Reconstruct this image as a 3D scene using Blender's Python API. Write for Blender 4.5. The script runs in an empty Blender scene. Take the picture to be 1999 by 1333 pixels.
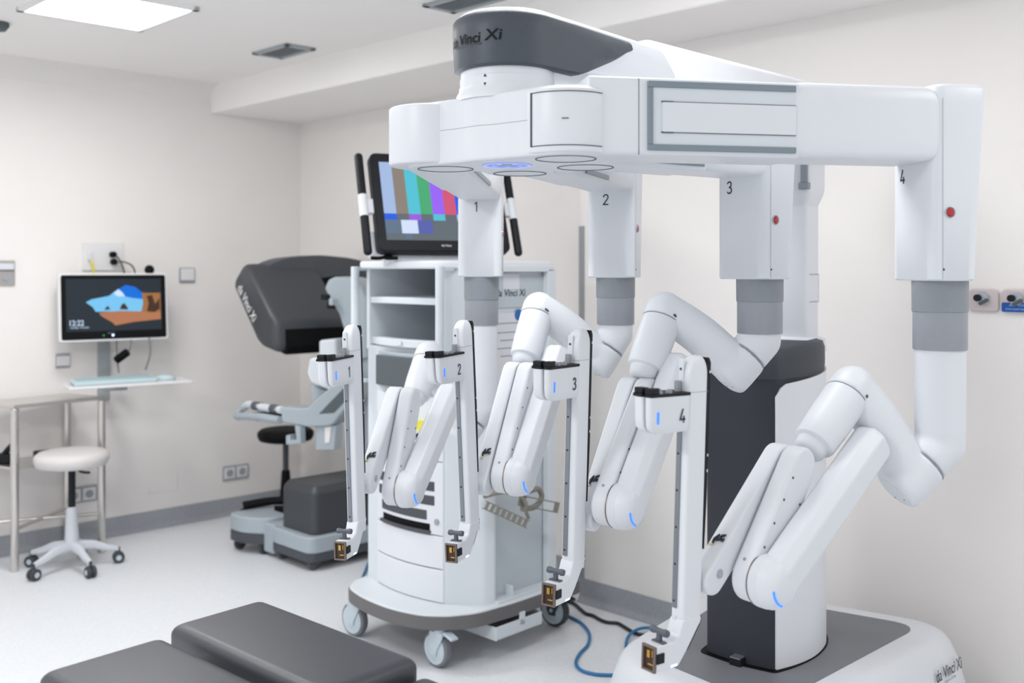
import bpy, bmesh, math, random
from mathutils import Vector, Matrix
random.seed(4)
PI = math.pi
V = Vector
SC = bpy.context.scene
COL = SC.collection

# ------------------------------------------------------------------ camera, world, light
CAM_H = 1.45
FPX = 1960.0
HOR = 526.0
cam_d = bpy.data.cameras.new('camera')
cam_d.sensor_width = 36.0
cam_d.lens = FPX / 1999.0 * 36.0
cam_d.shift_y = -(666.5 - HOR) / 1999.0
cam_d.clip_start = 0.05
cam_d.dof.use_dof = True
cam_d.dof.focus_distance = 2.35
cam_d.dof.aperture_fstop = 3.0
cam = bpy.data.objects.new('camera', cam_d)
cam.location = (0, 0, CAM_H)
cam.rotation_euler = (PI / 2, 0, 0)
COL.objects.link(cam)
SC.camera = cam

W = bpy.data.worlds.new('world')
SC.world = W
W.use_nodes = True
bg = W.node_tree.nodes['Background']
bg.inputs[0].default_value = (0.955, 0.975, 1.0, 1)
bg.inputs[1].default_value = 0.8

SC.view_settings.view_transform = 'Standard'
SC.view_settings.look = 'None'
SC.view_settings.exposure = 0.2
SC.view_settings.gamma = 1.0
SC.view_settings.use_curve_mapping = False

def area(name, loc, size, power, target=None, color=(1, 1, 1), size_y=None):
    l = bpy.data.lights.new(name, 'AREA')
    l.energy = power
    l.shape = 'RECTANGLE'
    l.size = size
    l.size_y = size_y or size
    l.color = color
    o = bpy.data.objects.new(name, l)
    o.location = loc
    if target is not None:
        o.rotation_euler = (V(target) - V(loc)).to_track_quat('-Z', 'Y').to_euler()
    COL.objects.link(o)
    return o

# ceiling fittings of the room: the one in view is a panel; others hang outside the frame; the right one is an added fill
area('ceiling_light_near', (-1.9, 0.5, 2.49), 0.6, 40, color=(0.985, 0.992, 1.0))
area('fill_light_right', (1.9, 1.6, 2.49), 0.6, 9, color=(0.985, 0.992, 1.0))  # unseen lamp added to lift the right wall
area('ceiling_light_middle', (0.1, 2.45, 2.49), 0.6, 17, color=(0.985, 0.992, 1.0))
area('ceiling_light_left', (-2.0, 2.6, 2.49), 0.6, 15, color=(0.985, 0.992, 1.0))

# ------------------------------------------------------------------ helpers
def at(px, py, y):
    """pixel of the 1999x1333 photograph at depth y -> world point"""
    return V(((px - 999.5) * y / FPX, y, CAM_H - (py - HOR) * y / FPX))

def lin(c):
    c = c / 255.0
    return c / 12.92 if c <= 0.04045 else ((c + 0.055) / 1.055) ** 2.4

def rgb(r, g, b):
    return (lin(r), lin(g), lin(b), 1)

def mat(name, col, rough=0.5, metal=0.0, noise=0.0, nscale=40, bump=0.0, bscale=200, emit=None, estr=0.0, coat=0.0, alpha=1.0, spec=0.5):
    m = bpy.data.materials.new(name)
    m.use_nodes = True
    nt = m.node_tree
    b = nt.nodes['Principled BSDF']
    b.inputs['Roughness'].default_value = rough
    b.inputs['Metallic'].default_value = metal
    b.inputs['Coat Weight'].default_value = coat
    b.inputs['Specular IOR Level'].default_value = spec
    b.inputs['Base Color'].default_value = col
    if alpha < 1:
        b.inputs['Alpha'].default_value = alpha
    tc = nt.nodes.new('ShaderNodeTexCoord')
    if noise > 0:
        n = nt.nodes.new('ShaderNodeTexNoise')
        n.inputs['Scale'].default_value = nscale
        n.inputs['Detail'].default_value = 4
        nt.links.new(tc.outputs['Object'], n.inputs['Vector'])
        r = nt.nodes.new('ShaderNodeValToRGB')
        r.color_ramp.elements[0].position = 0.3
        r.color_ramp.elements[1].position = 0.7
        r.color_ramp.elements[0].color = tuple(max(0, c * (1 - noise)) for c in col[:3]) + (1,)
        r.color_ramp.elements[1].color = tuple(min(1, c * (1 + noise)) for c in col[:3]) + (1,)
        nt.links.new(n.outputs['Fac'], r.inputs['Fac'])
        nt.links.new(r.outputs['Color'], b.inputs['Base Color'])
    if bump > 0:
        n2 = nt.nodes.new('ShaderNodeTexNoise')
        n2.inputs['Scale'].default_value = bscale
        nt.links.new(tc.outputs['Object'], n2.inputs['Vector'])
        bp = nt.nodes.new('ShaderNodeBump')
        bp.inputs['Strength'].default_value = bump
        bp.inputs['Distance'].default_value = 0.002
        nt.links.new(n2.outputs['Fac'], bp.inputs['Height'])
        nt.links.new(bp.outputs['Normal'], b.inputs['Normal'])
    if emit:
        b.inputs['Emission Color'].default_value = emit
        b.inputs['Emission Strength'].default_value = estr
    return m

M = {}
M['wall'] = mat('wall_paint', rgb(237, 233, 230), 0.75, noise=0.015, nscale=3, bump=0.05, bscale=150)
M['ceiling'] = mat('ceiling_paint', rgb(246, 243, 240), 0.8, noise=0.01, nscale=3)
M['floor'] = mat('floor_vinyl', rgb(222, 225, 229), 0.42, noise=0.05, nscale=120, spec=0.35)
M['skirting'] = mat('skirting_vinyl', rgb(158, 162, 168), 0.5, noise=0.10, nscale=110)
M['guard'] = mat('corner_guard_grey', rgb(150, 152, 155), 0.45)
M['white'] = mat('robot_white', rgb(224, 227, 232), 0.38, noise=0.008, nscale=8)
M['white2'] = mat('robot_white_satin', rgb(222, 225, 230), 0.42, noise=0.008, nscale=8)
M['pale'] = mat('cart_pale_grey', rgb(214, 220, 225), 0.45, noise=0.01, nscale=8)
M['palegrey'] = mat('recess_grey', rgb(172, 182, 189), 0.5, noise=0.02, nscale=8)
M['sleeve'] = mat('sleeve_grey', rgb(139, 144, 151), 0.5, noise=0.02, nscale=60)
M['sleeve2'] = mat('sleeve_grey_lower', rgb(152, 156, 164), 0.45, noise=0.02, nscale=60)
M['capgrey'] = mat('cap_metallic_grey', rgb(74, 80, 88), 0.45, metal=0.2, noise=0.05, nscale=400)
M['dark'] = mat('column_charcoal', rgb(50, 54, 61), 0.55, spec=0.3, noise=0.08, nscale=500)
M['crown'] = mat('column_crown_charcoal', rgb(62, 67, 74), 0.5, spec=0.35, noise=0.08, nscale=500)
M['inset'] = mat('base_inset_grey', rgb(120, 122, 128), 0.5, noise=0.08, nscale=600)
M['black'] = mat('black_plastic', rgb(24, 27, 32), 0.5, spec=0.25)
M['deep'] = mat('deep_black', rgb(9, 10, 13), 0.6, spec=0.15)
M['seam'] = mat('gap_shade_grey', rgb(84, 88, 94), 0.8)  # grey strips put the shade of panel gaps into colour; some dark parts share it
M['seam_l'] = mat('panel_gap_light', rgb(158, 163, 170), 0.8)
M['screw'] = mat('screw_hole', rgb(70, 74, 80), 0.5, metal=0.3)
M['rail'] = mat('steel_rail', rgb(140, 145, 152), 0.38, metal=0.6)
M['frame'] = mat('frame_steel_blue', rgb(132, 144, 153), 0.35, metal=0.4)
M['chrome'] = mat('satin_aluminium', rgb(186, 194, 202), 0.28, metal=0.85)
M['bronze'] = mat('bronze_ring', rgb(140, 128, 120), 0.35, metal=0.8)
M['mountbrown'] = mat('mount_bronze', rgb(122, 108, 102), 0.4, metal=0.4)
M['mountin'] = mat('mount_inner', rgb(60, 40, 26), 0.5)
M['gold'] = mat('contact_gold', rgb(205, 165, 80), 0.35, metal=0.7)
M['thandle'] = mat('handle_slate', rgb(84, 90, 100), 0.45)
M['blue_led'] = mat('blue_led', rgb(40, 110, 245), 0.4, emit=rgb(45, 110, 255), estr=1.3)
M['pale_led'] = mat('pale_led', rgb(190, 210, 255), 0.4, emit=rgb(190, 212, 255), estr=1.6)
M['violet_led'] = mat('violet_led', rgb(130, 145, 245), 0.4, emit=rgb(120, 140, 255), estr=1.0)
M['red'] = mat('red_button', rgb(178, 16, 24), 0.35, coat=0.5)
M['ink'] = mat('ink_dark', rgb(38, 46, 56), 0.6)
M['inkcap'] = mat('ink_on_cap', rgb(22, 25, 29), 0.6, spec=0.2)
M['inkfaint'] = mat('ink_faint', rgb(52, 57, 63), 0.5)
M['greyink'] = mat('ink_grey', rgb(120, 128, 138), 0.6)
M['cyanink'] = mat('ink_cyan', rgb(120, 178, 205), 0.6)
M['yellow'] = mat('warning_yellow', rgb(225, 215, 60), 0.6)
M['sand'] = mat('warning_sand', rgb(214, 200, 160), 0.6)
M['cushion'] = mat('pad_vinyl', rgb(62, 64, 71), 0.4, noise=0.05, nscale=700, bump=0.12, bscale=900, spec=0.65)
M['steel'] = mat('stainless', rgb(212, 208, 204), 0.28, metal=0.95)
M['cream'] = mat('stool_vinyl', rgb(212, 208, 207), 0.5)
M['stoolw'] = mat('stool_white', rgb(204, 208, 215), 0.4)
M['rubber'] = mat('rubber_dark', rgb(60, 64, 68), 0.6)
M['tyre'] = mat('caster_tyre', rgb(112, 116, 122), 0.6)
M['casterg'] = mat('caster_grey', rgb(190, 202, 210), 0.45)
M['band'] = mat('cart_bumper', rgb(104, 102, 103), 0.55, noise=0.03, nscale=200)
M['taupe'] = mat('hook_taupe', rgb(132, 128, 119), 0.5)
M['paper'] = mat('paper', rgb(216, 218, 224), 0.8)
M['paperblue'] = mat('paper_blue', rgb(40, 105, 175), 0.7)
M['cgrey'] = mat('console_light_grey', rgb(166, 176, 183), 0.45)
M['cwhite'] = mat('console_white', rgb(214, 219, 224), 0.45)
M['cdark'] = mat('console_charcoal', rgb(62, 65, 70), 0.45, noise=0.05, nscale=400)
M['cdark2'] = mat('console_slate', rgb(70, 74, 80), 0.5)
M['bluecable'] = mat('blue_cable', rgb(26, 112, 165), 0.45)
M['blackcable'] = mat('black_cable', rgb(32, 34, 38), 0.5)
M['greycable'] = mat('grey_cable', rgb(120, 120, 120), 0.5)
M['lightcyan'] = mat('keyboard_cover', rgb(186, 205, 209), 0.5)
M['lightcyan2'] = mat('keyboard_keys', rgb(166, 190, 195), 0.55)
M['plate'] = mat('switch_white', rgb(226, 225, 226), 0.4)
M['plateg'] = mat('switch_rim_grey', rgb(158, 162, 170), 0.5)
M['gasplate'] = mat('gas_plate', rgb(206, 194, 194), 0.4, metal=0.2)
M['gasblue'] = mat('gas_blue', rgb(20, 80, 165), 0.4)
M['gasink'] = mat('gas_ink', rgb(150, 195, 235), 0.5)
M['ventdark'] = mat('vent_shade_grey', rgb(84, 92, 96), 0.7)  # dark tone standing for shade inside the vents; other dark parts share it
M['ventg'] = mat('vent_grey', rgb(160, 166, 170), 0.5)
M['lampon'] = mat('lamp_diffuser', rgb(255, 255, 255), 0.5, emit=(1, 1, 1, 1), estr=26.0)
M['lampframe'] = mat('lamp_frame', rgb(240, 240, 240), 0.5)

def emi(name, r, g, b, s=1.0):
    return mat(name, rgb(8, 8, 9), 0.4, emit=rgb(r, g, b), estr=s * .92, spec=0.12)

WL = {}

def tagtop(o, label, cat, group=None, kind=None):
    o['label'] = label
    o['category'] = cat
    if group:
        o['group'] = group
    if kind:
        o['kind'] = kind
    return o

def thing(name, label, cat, loc, group=None):
    o = bpy.data.objects.new(name, None)
    o.empty_display_size = 0.1
    o.location = loc
    COL.objects.link(o)
    WL[o] = V(loc)
    return tagtop(o, label, cat, group)

class B:
    """collects shapes in one mesh"""
    def __init__(self):
        self.bm = bmesh.new()
        self.mi = 0

    def face(self, vs):
        try:
            f = self.bm.faces.new(vs)
            f.material_index = self.mi
            return f
        except ValueError:
            return None

    def v(self, p):
        return self.bm.verts.new(p)

    def loft(self, rings, caps=True, closed=True):
        rs = [[self.v(p) for p in r] for r in rings]
        n = len(rs[0])
        for a, b in zip(rs, rs[1:]):
            for i in range(n if closed else n - 1):
                j = (i + 1) % n
                self.face([a[i], a[j], b[j], b[i]])
        if caps and closed:
            self.face(list(reversed(rs[0])))
            self.face(rs[-1])
        return self

    def prism(self, pts, vec):
        vec = V(vec)
        return self.loft([[V(p) for p in pts], [V(p) + vec for p in pts]])

    def box(self, c, s, ax=None):
        c = V(c)
        ax = ax or (V((1, 0, 0)), V((0, 1, 0)), V((0, 0, 1)))
        x, y, z = (a * (k / 2) for a, k in zip(ax, s))
        return self.loft([[c - x - y - z, c + x - y - z, c + x + y - z, c - x + y - z],
                          [c - x - y + z, c + x - y + z, c + x + y + z, c - x + y + z]])

    def lathe(self, p, axis, prof, seg=32):
        """prof: list of (height, radius)"""
        axis = V(axis).normalized()
        u = axis.orthogonal().normalized()
        w = axis.cross(u)
        p = V(p)
        rings = []
        for h, r in prof:
            r = max(r, 1e-4)
            rings.append([p + axis * h + (u * math.cos(2 * PI * i / seg) + w * math.sin(2 * PI * i / seg)) * r for i in range(seg)])
        return self.loft(rings)

    def cyl(self, a, b, r0, r1=None, seg=32):
        a, b = V(a), V(b)
        return self.lathe(a, b - a, [(0, r0), ((b - a).length, r0 if r1 is None else r1)], seg)

    def rcyl(self, a, b, r0, r1=None, e=0.01, seg=32):
        """cylinder with rounded rims"""
        a, b = V(a), V(b)
        L = (b - a).length
        r1 = r0 if r1 is None else r1
        pr = []
        for k in range(5):
            t = k / 4 * PI / 2
            pr.append((e - e * math.cos(t), r0 - e + e * math.sin(t)))
        for k in range(5):
            t = k / 4 * PI / 2
            pr.append((L - e + e * math.sin(t), r1 - e + e * math.cos(t)))
        return self.lathe(a, b - a, pr, seg)

    def ball(self, c, r, seg=24, rings=12, scale=(1, 1, 1)):
        m = Matrix.Translation(V(c)) @ Matrix.Diagonal((r * scale[0], r * scale[1], r * scale[2], 1))
        bmesh.ops.create_uvsphere(self.bm, u_segments=seg, v_segments=rings, radius=1, matrix=m)
        return self

    def tube(self, path, r, seg=10, smooth=0, radii=None):
        P = [V(p) for p in path]
        if smooth:
            P, radii = catmull(P, smooth, radii)
        prev = None
        rings = []
        for i, p in enumerate(P):
            t = (P[min(i + 1, len(P) - 1)] - P[max(i - 1, 0)])
            t.normalize()
            if prev is None:
                u = t.orthogonal().normalized()
            else:
                u = (prev - t * prev.dot(t)).normalized()
            prev = u
            w = t.cross(u)
            rr = radii[i] if radii else r
            rings.append([p + (u * math.cos(2 * PI * k / seg) + w * math.sin(2 * PI * k / seg)) * rr for k in range(seg)])
        return self.loft(rings)

    def build(self, name, m, parent=None, bevel=0.0, seg=3, smooth=True, angle=35, origin=None, label=None, remesh=None, kind=None):
        bmesh.ops.recalc_face_normals(self.bm, faces=self.bm.faces)
        base = WL[parent] if parent is not None else V((0, 0, 0))
        if origin is None:
            if len(self.bm.verts):
                mn = V([min(v.co[i] for v in self.bm.verts) for i in range(3)])
                mx = V([max(v.co[i] for v in self.bm.verts) for i in range(3)])
                origin = V(((mn.x + mx.x) / 2, (mn.y + mx.y) / 2, mn.z))
            else:
                origin = base.copy()
        origin = V(origin)
        bmesh.ops.translate(self.bm, verts=self.bm.verts, vec=-origin)
        me = bpy.data.meshes.new(name)
        self.bm.to_mesh(me)
        self.bm.free()
        ms = m if isinstance(m, (list, tuple)) else [m]
        for x in ms:
            me.materials.append(x)
        if smooth:
            me.polygons.foreach_set('use_smooth', [True] * len(me.polygons))
            if not bevel and not remesh:
                me.set_sharp_from_angle(angle=math.radians(angle))
        o = bpy.data.objects.new(name, me)
        COL.objects.link(o)
        if parent is not None:
            o.parent = parent
            o.location = origin - base
        else:
            o.location = origin
        WL[o] = origin
        if bevel:
            md = o.modifiers.new('bevel', 'BEVEL')
            md.width = bevel
            md.segments = seg
            md.limit_method = 'ANGLE'
            md.angle_limit = math.radians(angle)
            md.harden_normals = True
        if remesh:
            md = o.modifiers.new('remesh', 'REMESH')
            md.mode = 'VOXEL'
            md.voxel_size = remesh[0]
            md.use_smooth_shade = True
            sm = o.modifiers.new('smooth', 'SMOOTH')
            sm.iterations = remesh[1]
            sm.factor = 0.5
        if label:
            o['label'] = label
        if kind:
            o['kind'] = kind
        return o

def catmull(P, n, radii=None):
    out, ro = [], []
    for i in range(len(P) - 1):
        p0, p1, p2, p3 = P[max(i - 1, 0)], P[i], P[i + 1], P[min(i + 2, len(P) - 1)]
        for k in range(n):
            t = k / n
            out.append(0.5 * ((2 * p1) + (p2 - p0) * t + (2 * p0 - 5 * p1 + 4 * p2 - p3) * t * t + (3 * p1 - p0 - 3 * p2 + p3) * t ** 3))
            if radii:
                ro.append(radii[i] * (1 - t) + radii[i + 1] * t)
    out.append(P[-1])
    if radii:
        ro.append(radii[-1])
    return out, (ro if radii else None)

def rpoly(pts, r, seg=5):
    """2-D polygon with rounded corners; r a number or one per corner"""
    out = []
    n = len(pts)
    for i in range(n):
        p = V(pts[i]).to_2d()
        a = V(pts[i - 1]).to_2d()
        b = V(pts[(i + 1) % n]).to_2d()
        rr = r[i] if isinstance(r, (list, tuple)) else r
        da, db = (a - p), (b - p)
        k = min(rr, da.length * 0.48, db.length * 0.48)
        s, e = p + da.normalized() * k, p + db.normalized() * k
        for j in range(seg + 1):
            t = j / seg
            out.append(s * (1 - t) ** 2 + p * (2 * t * (1 - t)) + e * t * t)
    return out

def grow(pts, d):
    """offset a convex counter/clockwise polygon outward by d"""
    n = len(pts)
    c = sum((V(p).to_2d() for p in pts), V((0, 0))) / n
    out = []
    for i in range(n):
        a, p, b = V(pts[i - 1]).to_2d(), V(pts[i]).to_2d(), V(pts[(i + 1) % n]).to_2d()
        e1, e2 = (p - a).normalized(), (b - p).normalized()
        n1, n2 = V((e1.y, -e1.x)), V((e2.y, -e2.x))
        if n1.dot(p - c) < 0:
            n1 = -n1
        if n2.dot(p - c) < 0:
            n2 = -n2
        m = (n1 + n2)
        m.normalize()
        out.append(p + m * (d / max(0.35, m.dot(n1))))
    return out

def z3(pts, z):
    return [V((p[0], p[1], z)) for p in pts]

def stadium(c0, c1, r0, r1, n, th, seg=14):
    """link plate between two joint centres: returns two rings (faces across n)"""
    c0, c1, n = V(c0), V(c1), V(n).normalized()
    d = (c1 - c0)
    n = (n - d * (n.dot(d) / d.length_squared)).normalized()
    L = d.length
    d = d.normalized()
    t = n.cross(d)
    al = math.asin(max(-1, min(1, (r1 - r0) / L)))
    pts = []
    for k in range(seg + 1):
        a = (PI / 2 + al) + (PI - 2 * al) * k / seg
        pts.append(c0 + (d * math.cos(a) + t * math.sin(a)) * r0)
    for k in range(seg + 1):
        a = -(PI / 2 + al) + (PI + 2 * al) * k / seg
        pts.append(c1 + (d * math.cos(a) + t * math.sin(a)) * r1)
    return [p - n * (th / 2) for p in pts], n * th, n, d, t

FONT_CACHE = {}

def text_geo(s, shear=0.0, spacing=1.0, bold=0.012):
    key = (s, shear, spacing)
    if key in FONT_CACHE:
        return FONT_CACHE[key]
    cu = bpy.data.curves.new('glyphs', 'FONT')
    cu.body = s
    cu.size = 1.0
    cu.shear = shear
    cu.space_character = spacing
    cu.resolution_u = 3
    cu.offset = bold
    cu.align_x = 'CENTER'
    o = bpy.data.objects.new('glyphs', cu)
    COL.objects.link(o)
    dg = bpy.context.evaluated_depsgraph_get()
    me = bpy.data.meshes.new_from_object(o.evaluated_get(dg))
    vs = [v.co.copy() for v in me.vertices]
    fs = [list(p.vertices) for p in me.polygons]
    bpy.data.objects.remove(o)
    bpy.data.curves.remove(cu)
    bpy.data.meshes.remove(me)
    FONT_CACHE[key] = (vs, fs)
    return vs, fs

def text(b, s, fn, h, wscale=1.0, shear=0.0, spacing=1.0):
    """fn(u, v) -> world point; h the cap height"""
    vs, fs = text_geo(s, shear, spacing)
    k = h / 0.70
    nv = [b.v(fn(p.x * k * wscale, p.y * k)) for p in vs]
    for f in fs:
        b.face([nv[i] for i in f])
    return b

DIGITS = {
    '1': [[(-.13, .80), (.07, .965), (.07, 0)]],
    '2': [[(-.22, .72), (-.19, .84), (-.10, .93), (.02, .95), (.14, .90), (.20, .78), (.19, .66), (.12, .53), (-.24, .05), (.24, .05)]],
    '3': [[(-.20, .78), (-.14, .90), (-.02, .95), (.11, .92), (.18, .82), (.17, .66), (.08, .55), (-.04, .52)], [(-.04, .52), (.10, .49), (.20, .39), (.22, .24), (.15, .10), (.01, .045), (-.12, .07), (-.21, .18)]],
    '4': [[(.02, .97), (-.24, .24), (.26, .24)], [(.11, .48), (.11, 0)]],
}

def digit(b, s, fn, h, w=.105, th=.0006):
    """a numeral of height h in even strokes, on the plane fn"""
    o = fn(0, 0)
    nrm = (fn(1, 0) - o).cross(fn(0, 1) - o).normalized() * th
    for line in DIGITS[s]:
        P = [V((x * h, y * h)) for x, y in line]
        L, R = [], []
        for i, p in enumerate(P):
            a, c = P[max(i - 1, 0)], P[min(i + 1, len(P) - 1)]
            d1 = (p - a).normalized() if i else (c - p).normalized()
            d2 = (c - p).normalized() if i < len(P) - 1 else d1
            m = (d1 + d2).normalized()
            k = w * h / 2 / max(.45, m.dot(d1))
            nn = V((-m.y, m.x))
            L.append(p + nn * k)
            R.append(p - nn * k)
        lv = [b.v(fn(*p) + nrm) for p in L]
        rv = [b.v(fn(*p) + nrm) for p in R]
        for i in range(len(P) - 1):
            b.face([rv[i], rv[i + 1], lv[i + 1], lv[i]])
    return b

def planar(o, x, y, lift=0.0):
    o, x, y = V(o), V(x).normalized(), V(y).normalized()
    z = x.cross(y)
    return lambda u, v: o + x * u + y * v + z * lift

def quad(b, fn, u0, v0, u1, v1):
    b.face([b.v(fn(u0, v0)), b.v(fn(u1, v0)), b.v(fn(u1, v1)), b.v(fn(u0, v1))])
    return b

def slab(b, fn, pts, th=0.002):
    """thin solid from a 2-D outline on a plane fn, thickness th along the plane normal"""
    o = fn(0, 0)
    nrm = (fn(1, 0) - o).cross(fn(0, 1) - o).normalized()
    b.prism([fn(u, v) for u, v in pts], nrm * th)
    return b

X, Y, Z = V((1, 0, 0)), V((0, 1, 0)), V((0, 0, 1))

# ------------------------------------------------------------------ the room
CNR = V((-1.32, 6.27, 0))                 # corner of left and back wall
LW = V((-0.731, -0.682, 0))               # along the left wall, towards the camera
BW = V((0.7107, -0.7035, 0))              # along the back wall, towards the camera
JOG = V((0.299, 4.41, 0))                 # outer corner of the wall that steps forward
NL = V((0.682, -0.731, 0))                # left wall normal into the room
NB = V((-0.7035, -0.7107, 0))             # back wall normal into the room
CEIL = 2.52
SOF = 2.36

def struct(name, b, m, **k):
    o = b.build(name, m, **k)
    o['kind'] = 'structure'
    return o

b = B()
f0, f1 = CNR + LW * 4.6, CNR
cor_jb = JOG - NB * 0.185
b.loft([[V((-6, -1.5, -0.12)), V((5, -1.5, -0.12)), V((5, 8, -0.12)), V((-6, 8, -0.12))],
        [V((-6, -1.5, 0)), V((5, -1.5, 0)), V((5, 8, 0)), V((-6, 8, 0))]])
struct('floor', b, M['floor'], smooth=False)

b = B()
b.prism([CNR + LW * 5.2, CNR - LW * 0.15, CNR - LW * 0.15 - NL * 0.15, CNR + LW * 5.2 - NL * 0.15], Z * 2.62)
struct('wall_left', b, M['wall'], smooth=False)
b = B()
jb = CNR + BW * 2.33
b.prism([CNR, jb, jb - NB * 0.15, CNR - NB * 0.15], Z * 2.62)
struct('wall_back', b, M['wall'], smooth=False)
b = B()
b.prism([JOG, JOG + BW * 3.6, JOG + BW * 3.6 - NB * 0.4, JOG - NB * 0.4], Z * 2.62)
struct('wall_right', b, M['wall'], smooth=False)

# ceiling with a small cove to the left wall
b = B()
b.loft([[V((-6, -1.5, CEIL)), V((5, -1.5, CEIL)), V((5, 8, CEIL)), V((-6, 8, CEIL))],
        [V((-6, -1.5, CEIL + .1)), V((5, -1.5, CEIL + .1)), V((5, 8, CEIL + .1)), V((-6, 8, CEIL + .1))]])
struct('ceiling', b, M['ceiling'], smooth=False)
b = B()
prof = [(0, CEIL), (0.12, CEIL)] + [(0.12 - 0.12 * math.sin(t), CEIL - 0.12 + 0.12 * math.cos(t)) for t in (0.3, 0.6, 0.9, 1.2, 1.5)]
rings = []
for e in (-0.15, 4.6):
    p = CNR + LW * e
    rings.append([p + NL * (d - 0.002) + Z * z for d, z in prof] + [p - NL * 0.01 + Z * (CEIL - 0.12)])
b.loft(rings)
struct('trim_1', b, M['wall'])
# dropped soffit along the back wall
b = B()
s0 = CNR + LW * 0.605
b.prism([V((s0.x, s0.y, SOF)), V((CNR.x, CNR.y, SOF)) - NB * 0.1, V((CNR.x, CNR.y, SOF)) - NB * 0.1 + BW * 5.8, V((s0.x, s0.y, SOF)) + BW * 5.8], Z * 0.2)
struct('trim_2', b, M['ceiling'], bevel=0.012)

# skirting with a cove foot
def skirting(name, p, d, n, L, h):
    b = B()
    prof = [(0, 0), (0.035, 0), (0.035, 0.001)] + [(0.035 - 0.030 * math.sin(t), 0.030 - 0.030 * math.cos(t)) for t in (0.4, 0.8, 1.2, 1.57)] + [(0.005, h), (0, h)]
    b.loft([[p + n * q + Z * z for q, z in prof], [p + d * L + n * q + Z * z for q, z in prof]])
    struct(name, b, M['skirting'])
skirting('baseboard_left', CNR - LW * 0.0, LW, NL, 4.6, 0.10)
skirting('baseboard_back', CNR, BW, NB, 2.32, 0.10)
skirting('baseboard_right', JOG, BW, NB, 3.6, 0.10)
# grey corner guard on the stepping wall
b = B()
b.prism([JOG + NB * 0.004 - BW * 0.004, JOG + NB * 0.004 + BW * 0.025, JOG + BW * 0.025, JOG + BW * 0.0, JOG - NB * 0.03, JOG - NB * 0.03 - BW * 0.004],
        Z * 1.54)
for v in b.bm.verts:
    v.co.z += 0.10
struct('trim_3', b, M['guard'], smooth=False)

# ceiling lamp panel
def flatrect(c, d1, d2, a, c2, z0, z1):
    return [c + d1 * s * a / 2 + d2 * t * c2 / 2 + Z * 0 for s, t in ((-1, -1), (1, -1), (1, 1), (-1, 1))]
lc = at(207, 5, 4.45)
lc = V((-1.65, 4.10, CEIL))
L1d, L2d = (-LW).normalized(), BW.normalized()
t_ = thing('ceiling_lamp', 'bright square white ceiling lamp panel at top left', 'ceiling lamp', (lc.x, lc.y, CEIL))
b = B()
for s, q in ((1, L1d), (-1, L1d), (1, L2d), (-1, L2d)):
    o_ = L2d if q is L1d else L1d
    b.box(lc + q * s * 0.25 - Z * 0.008, (0.024, 0.524, 0.016), (q, o_, Z))
b.build('frame', M['lampframe'], t_, smooth=False)
b = B()
b.box(lc - Z * 0.006, (0.478, 0.478, 0.008), (L1d, L2d, Z))
b.build('diffuser', M['lampon'], t_, smooth=False)

def vent(name, label, c, la, lb, group):
    t = thing(name, label, 'air vent', c, group)
    b = B()
    for s in (1, -1):
        b.box(c + L1d * s * (la / 2 - .0125) - Z * .006, (.025, lb, .012), (L1d, L2d, Z))
        b.box(c + L2d * s * (lb / 2 - .0125) - Z * .006, (.025, la, .012), (L2d, L1d, Z))
    b.build('frame', M['ventg'], t, smooth=False)
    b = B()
    b.box(c - Z * .002, (la - .04, lb - .04, .003), (L1d, L2d, Z))  # sheet coloured dark for the shade behind the slats
    b.build('shade_sheet', M['ventdark'], t, smooth=False)
    n = 8
    for i in range(n):
        b = B()
        q = (i + 0.5) / n - 0.5
        b.box(c + L1d * q * (la - .05) - Z * .007, (.010, lb - .04, .002), ((L1d * .8 + Z * .6), L2d, (Z * .8 - L1d * .6)))
        b.build('slat', M['ventg'], t, smooth=False)
vc = (at(495, 103, 4.87) + at(614, 95, 4.78)) / 2
vent('ceiling_vent', 'small grey louvred ceiling vent left of the robot boom cap', V((-1.114, 4.90, CEIL)), 0.165, 0.30, None)
vent('ceiling_vent', 'grey louvred ceiling vent cut off by the top edge above the grey boom cap', V((-0.152, 3.957, CEIL)), 0.165, 0.42, None)
b = B()
p = at(-4, 44, 4.35)
b.lathe((p.x, p.y, CEIL), -Z, [(0, 0.045), (0.015, 0.045), (0.035, 0.03), (0.04, 0.0)])
tagtop(b.build('smoke_detector', M['ventdark']), 'dark round fitting on the ceiling at the far left edge', 'detector')

# ------------------------------------------------------------------ things on the walls
def wallp(px, py, off=0.0, wall='L'):
    k = (px - 999.5) / FPX
    if wall == 'L':
        o, d, n = CNR, LW, NL
    elif wall == 'B':
        o, d, n = CNR, BW, NB
    else:
        o, d, n = JOG, BW, NB
    o = o + n * off
    t = (k * o.y - o.x) / (d.x - k * d.y)
    p = o + d * t
    return V((p.x, p.y, CAM_H - (py - HOR) * p.y / FPX))

def plate(name, label, cat, px, py, w, h, wall, m, th=0.01, group=None):
    n = NL if wall == 'L' else NB
    d = (-LW if wall == 'L' else BW).normalized()
    c = wallp(px, py, 0.0, wall)
    t = thing(name, label, cat, c, group)
    b = B()
    b.box(c + n * th / 2, (w, h, th), (d, Z, n))
    b.build('plate', m, t, bevel=0.003)
    return t, c, d, n

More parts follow.
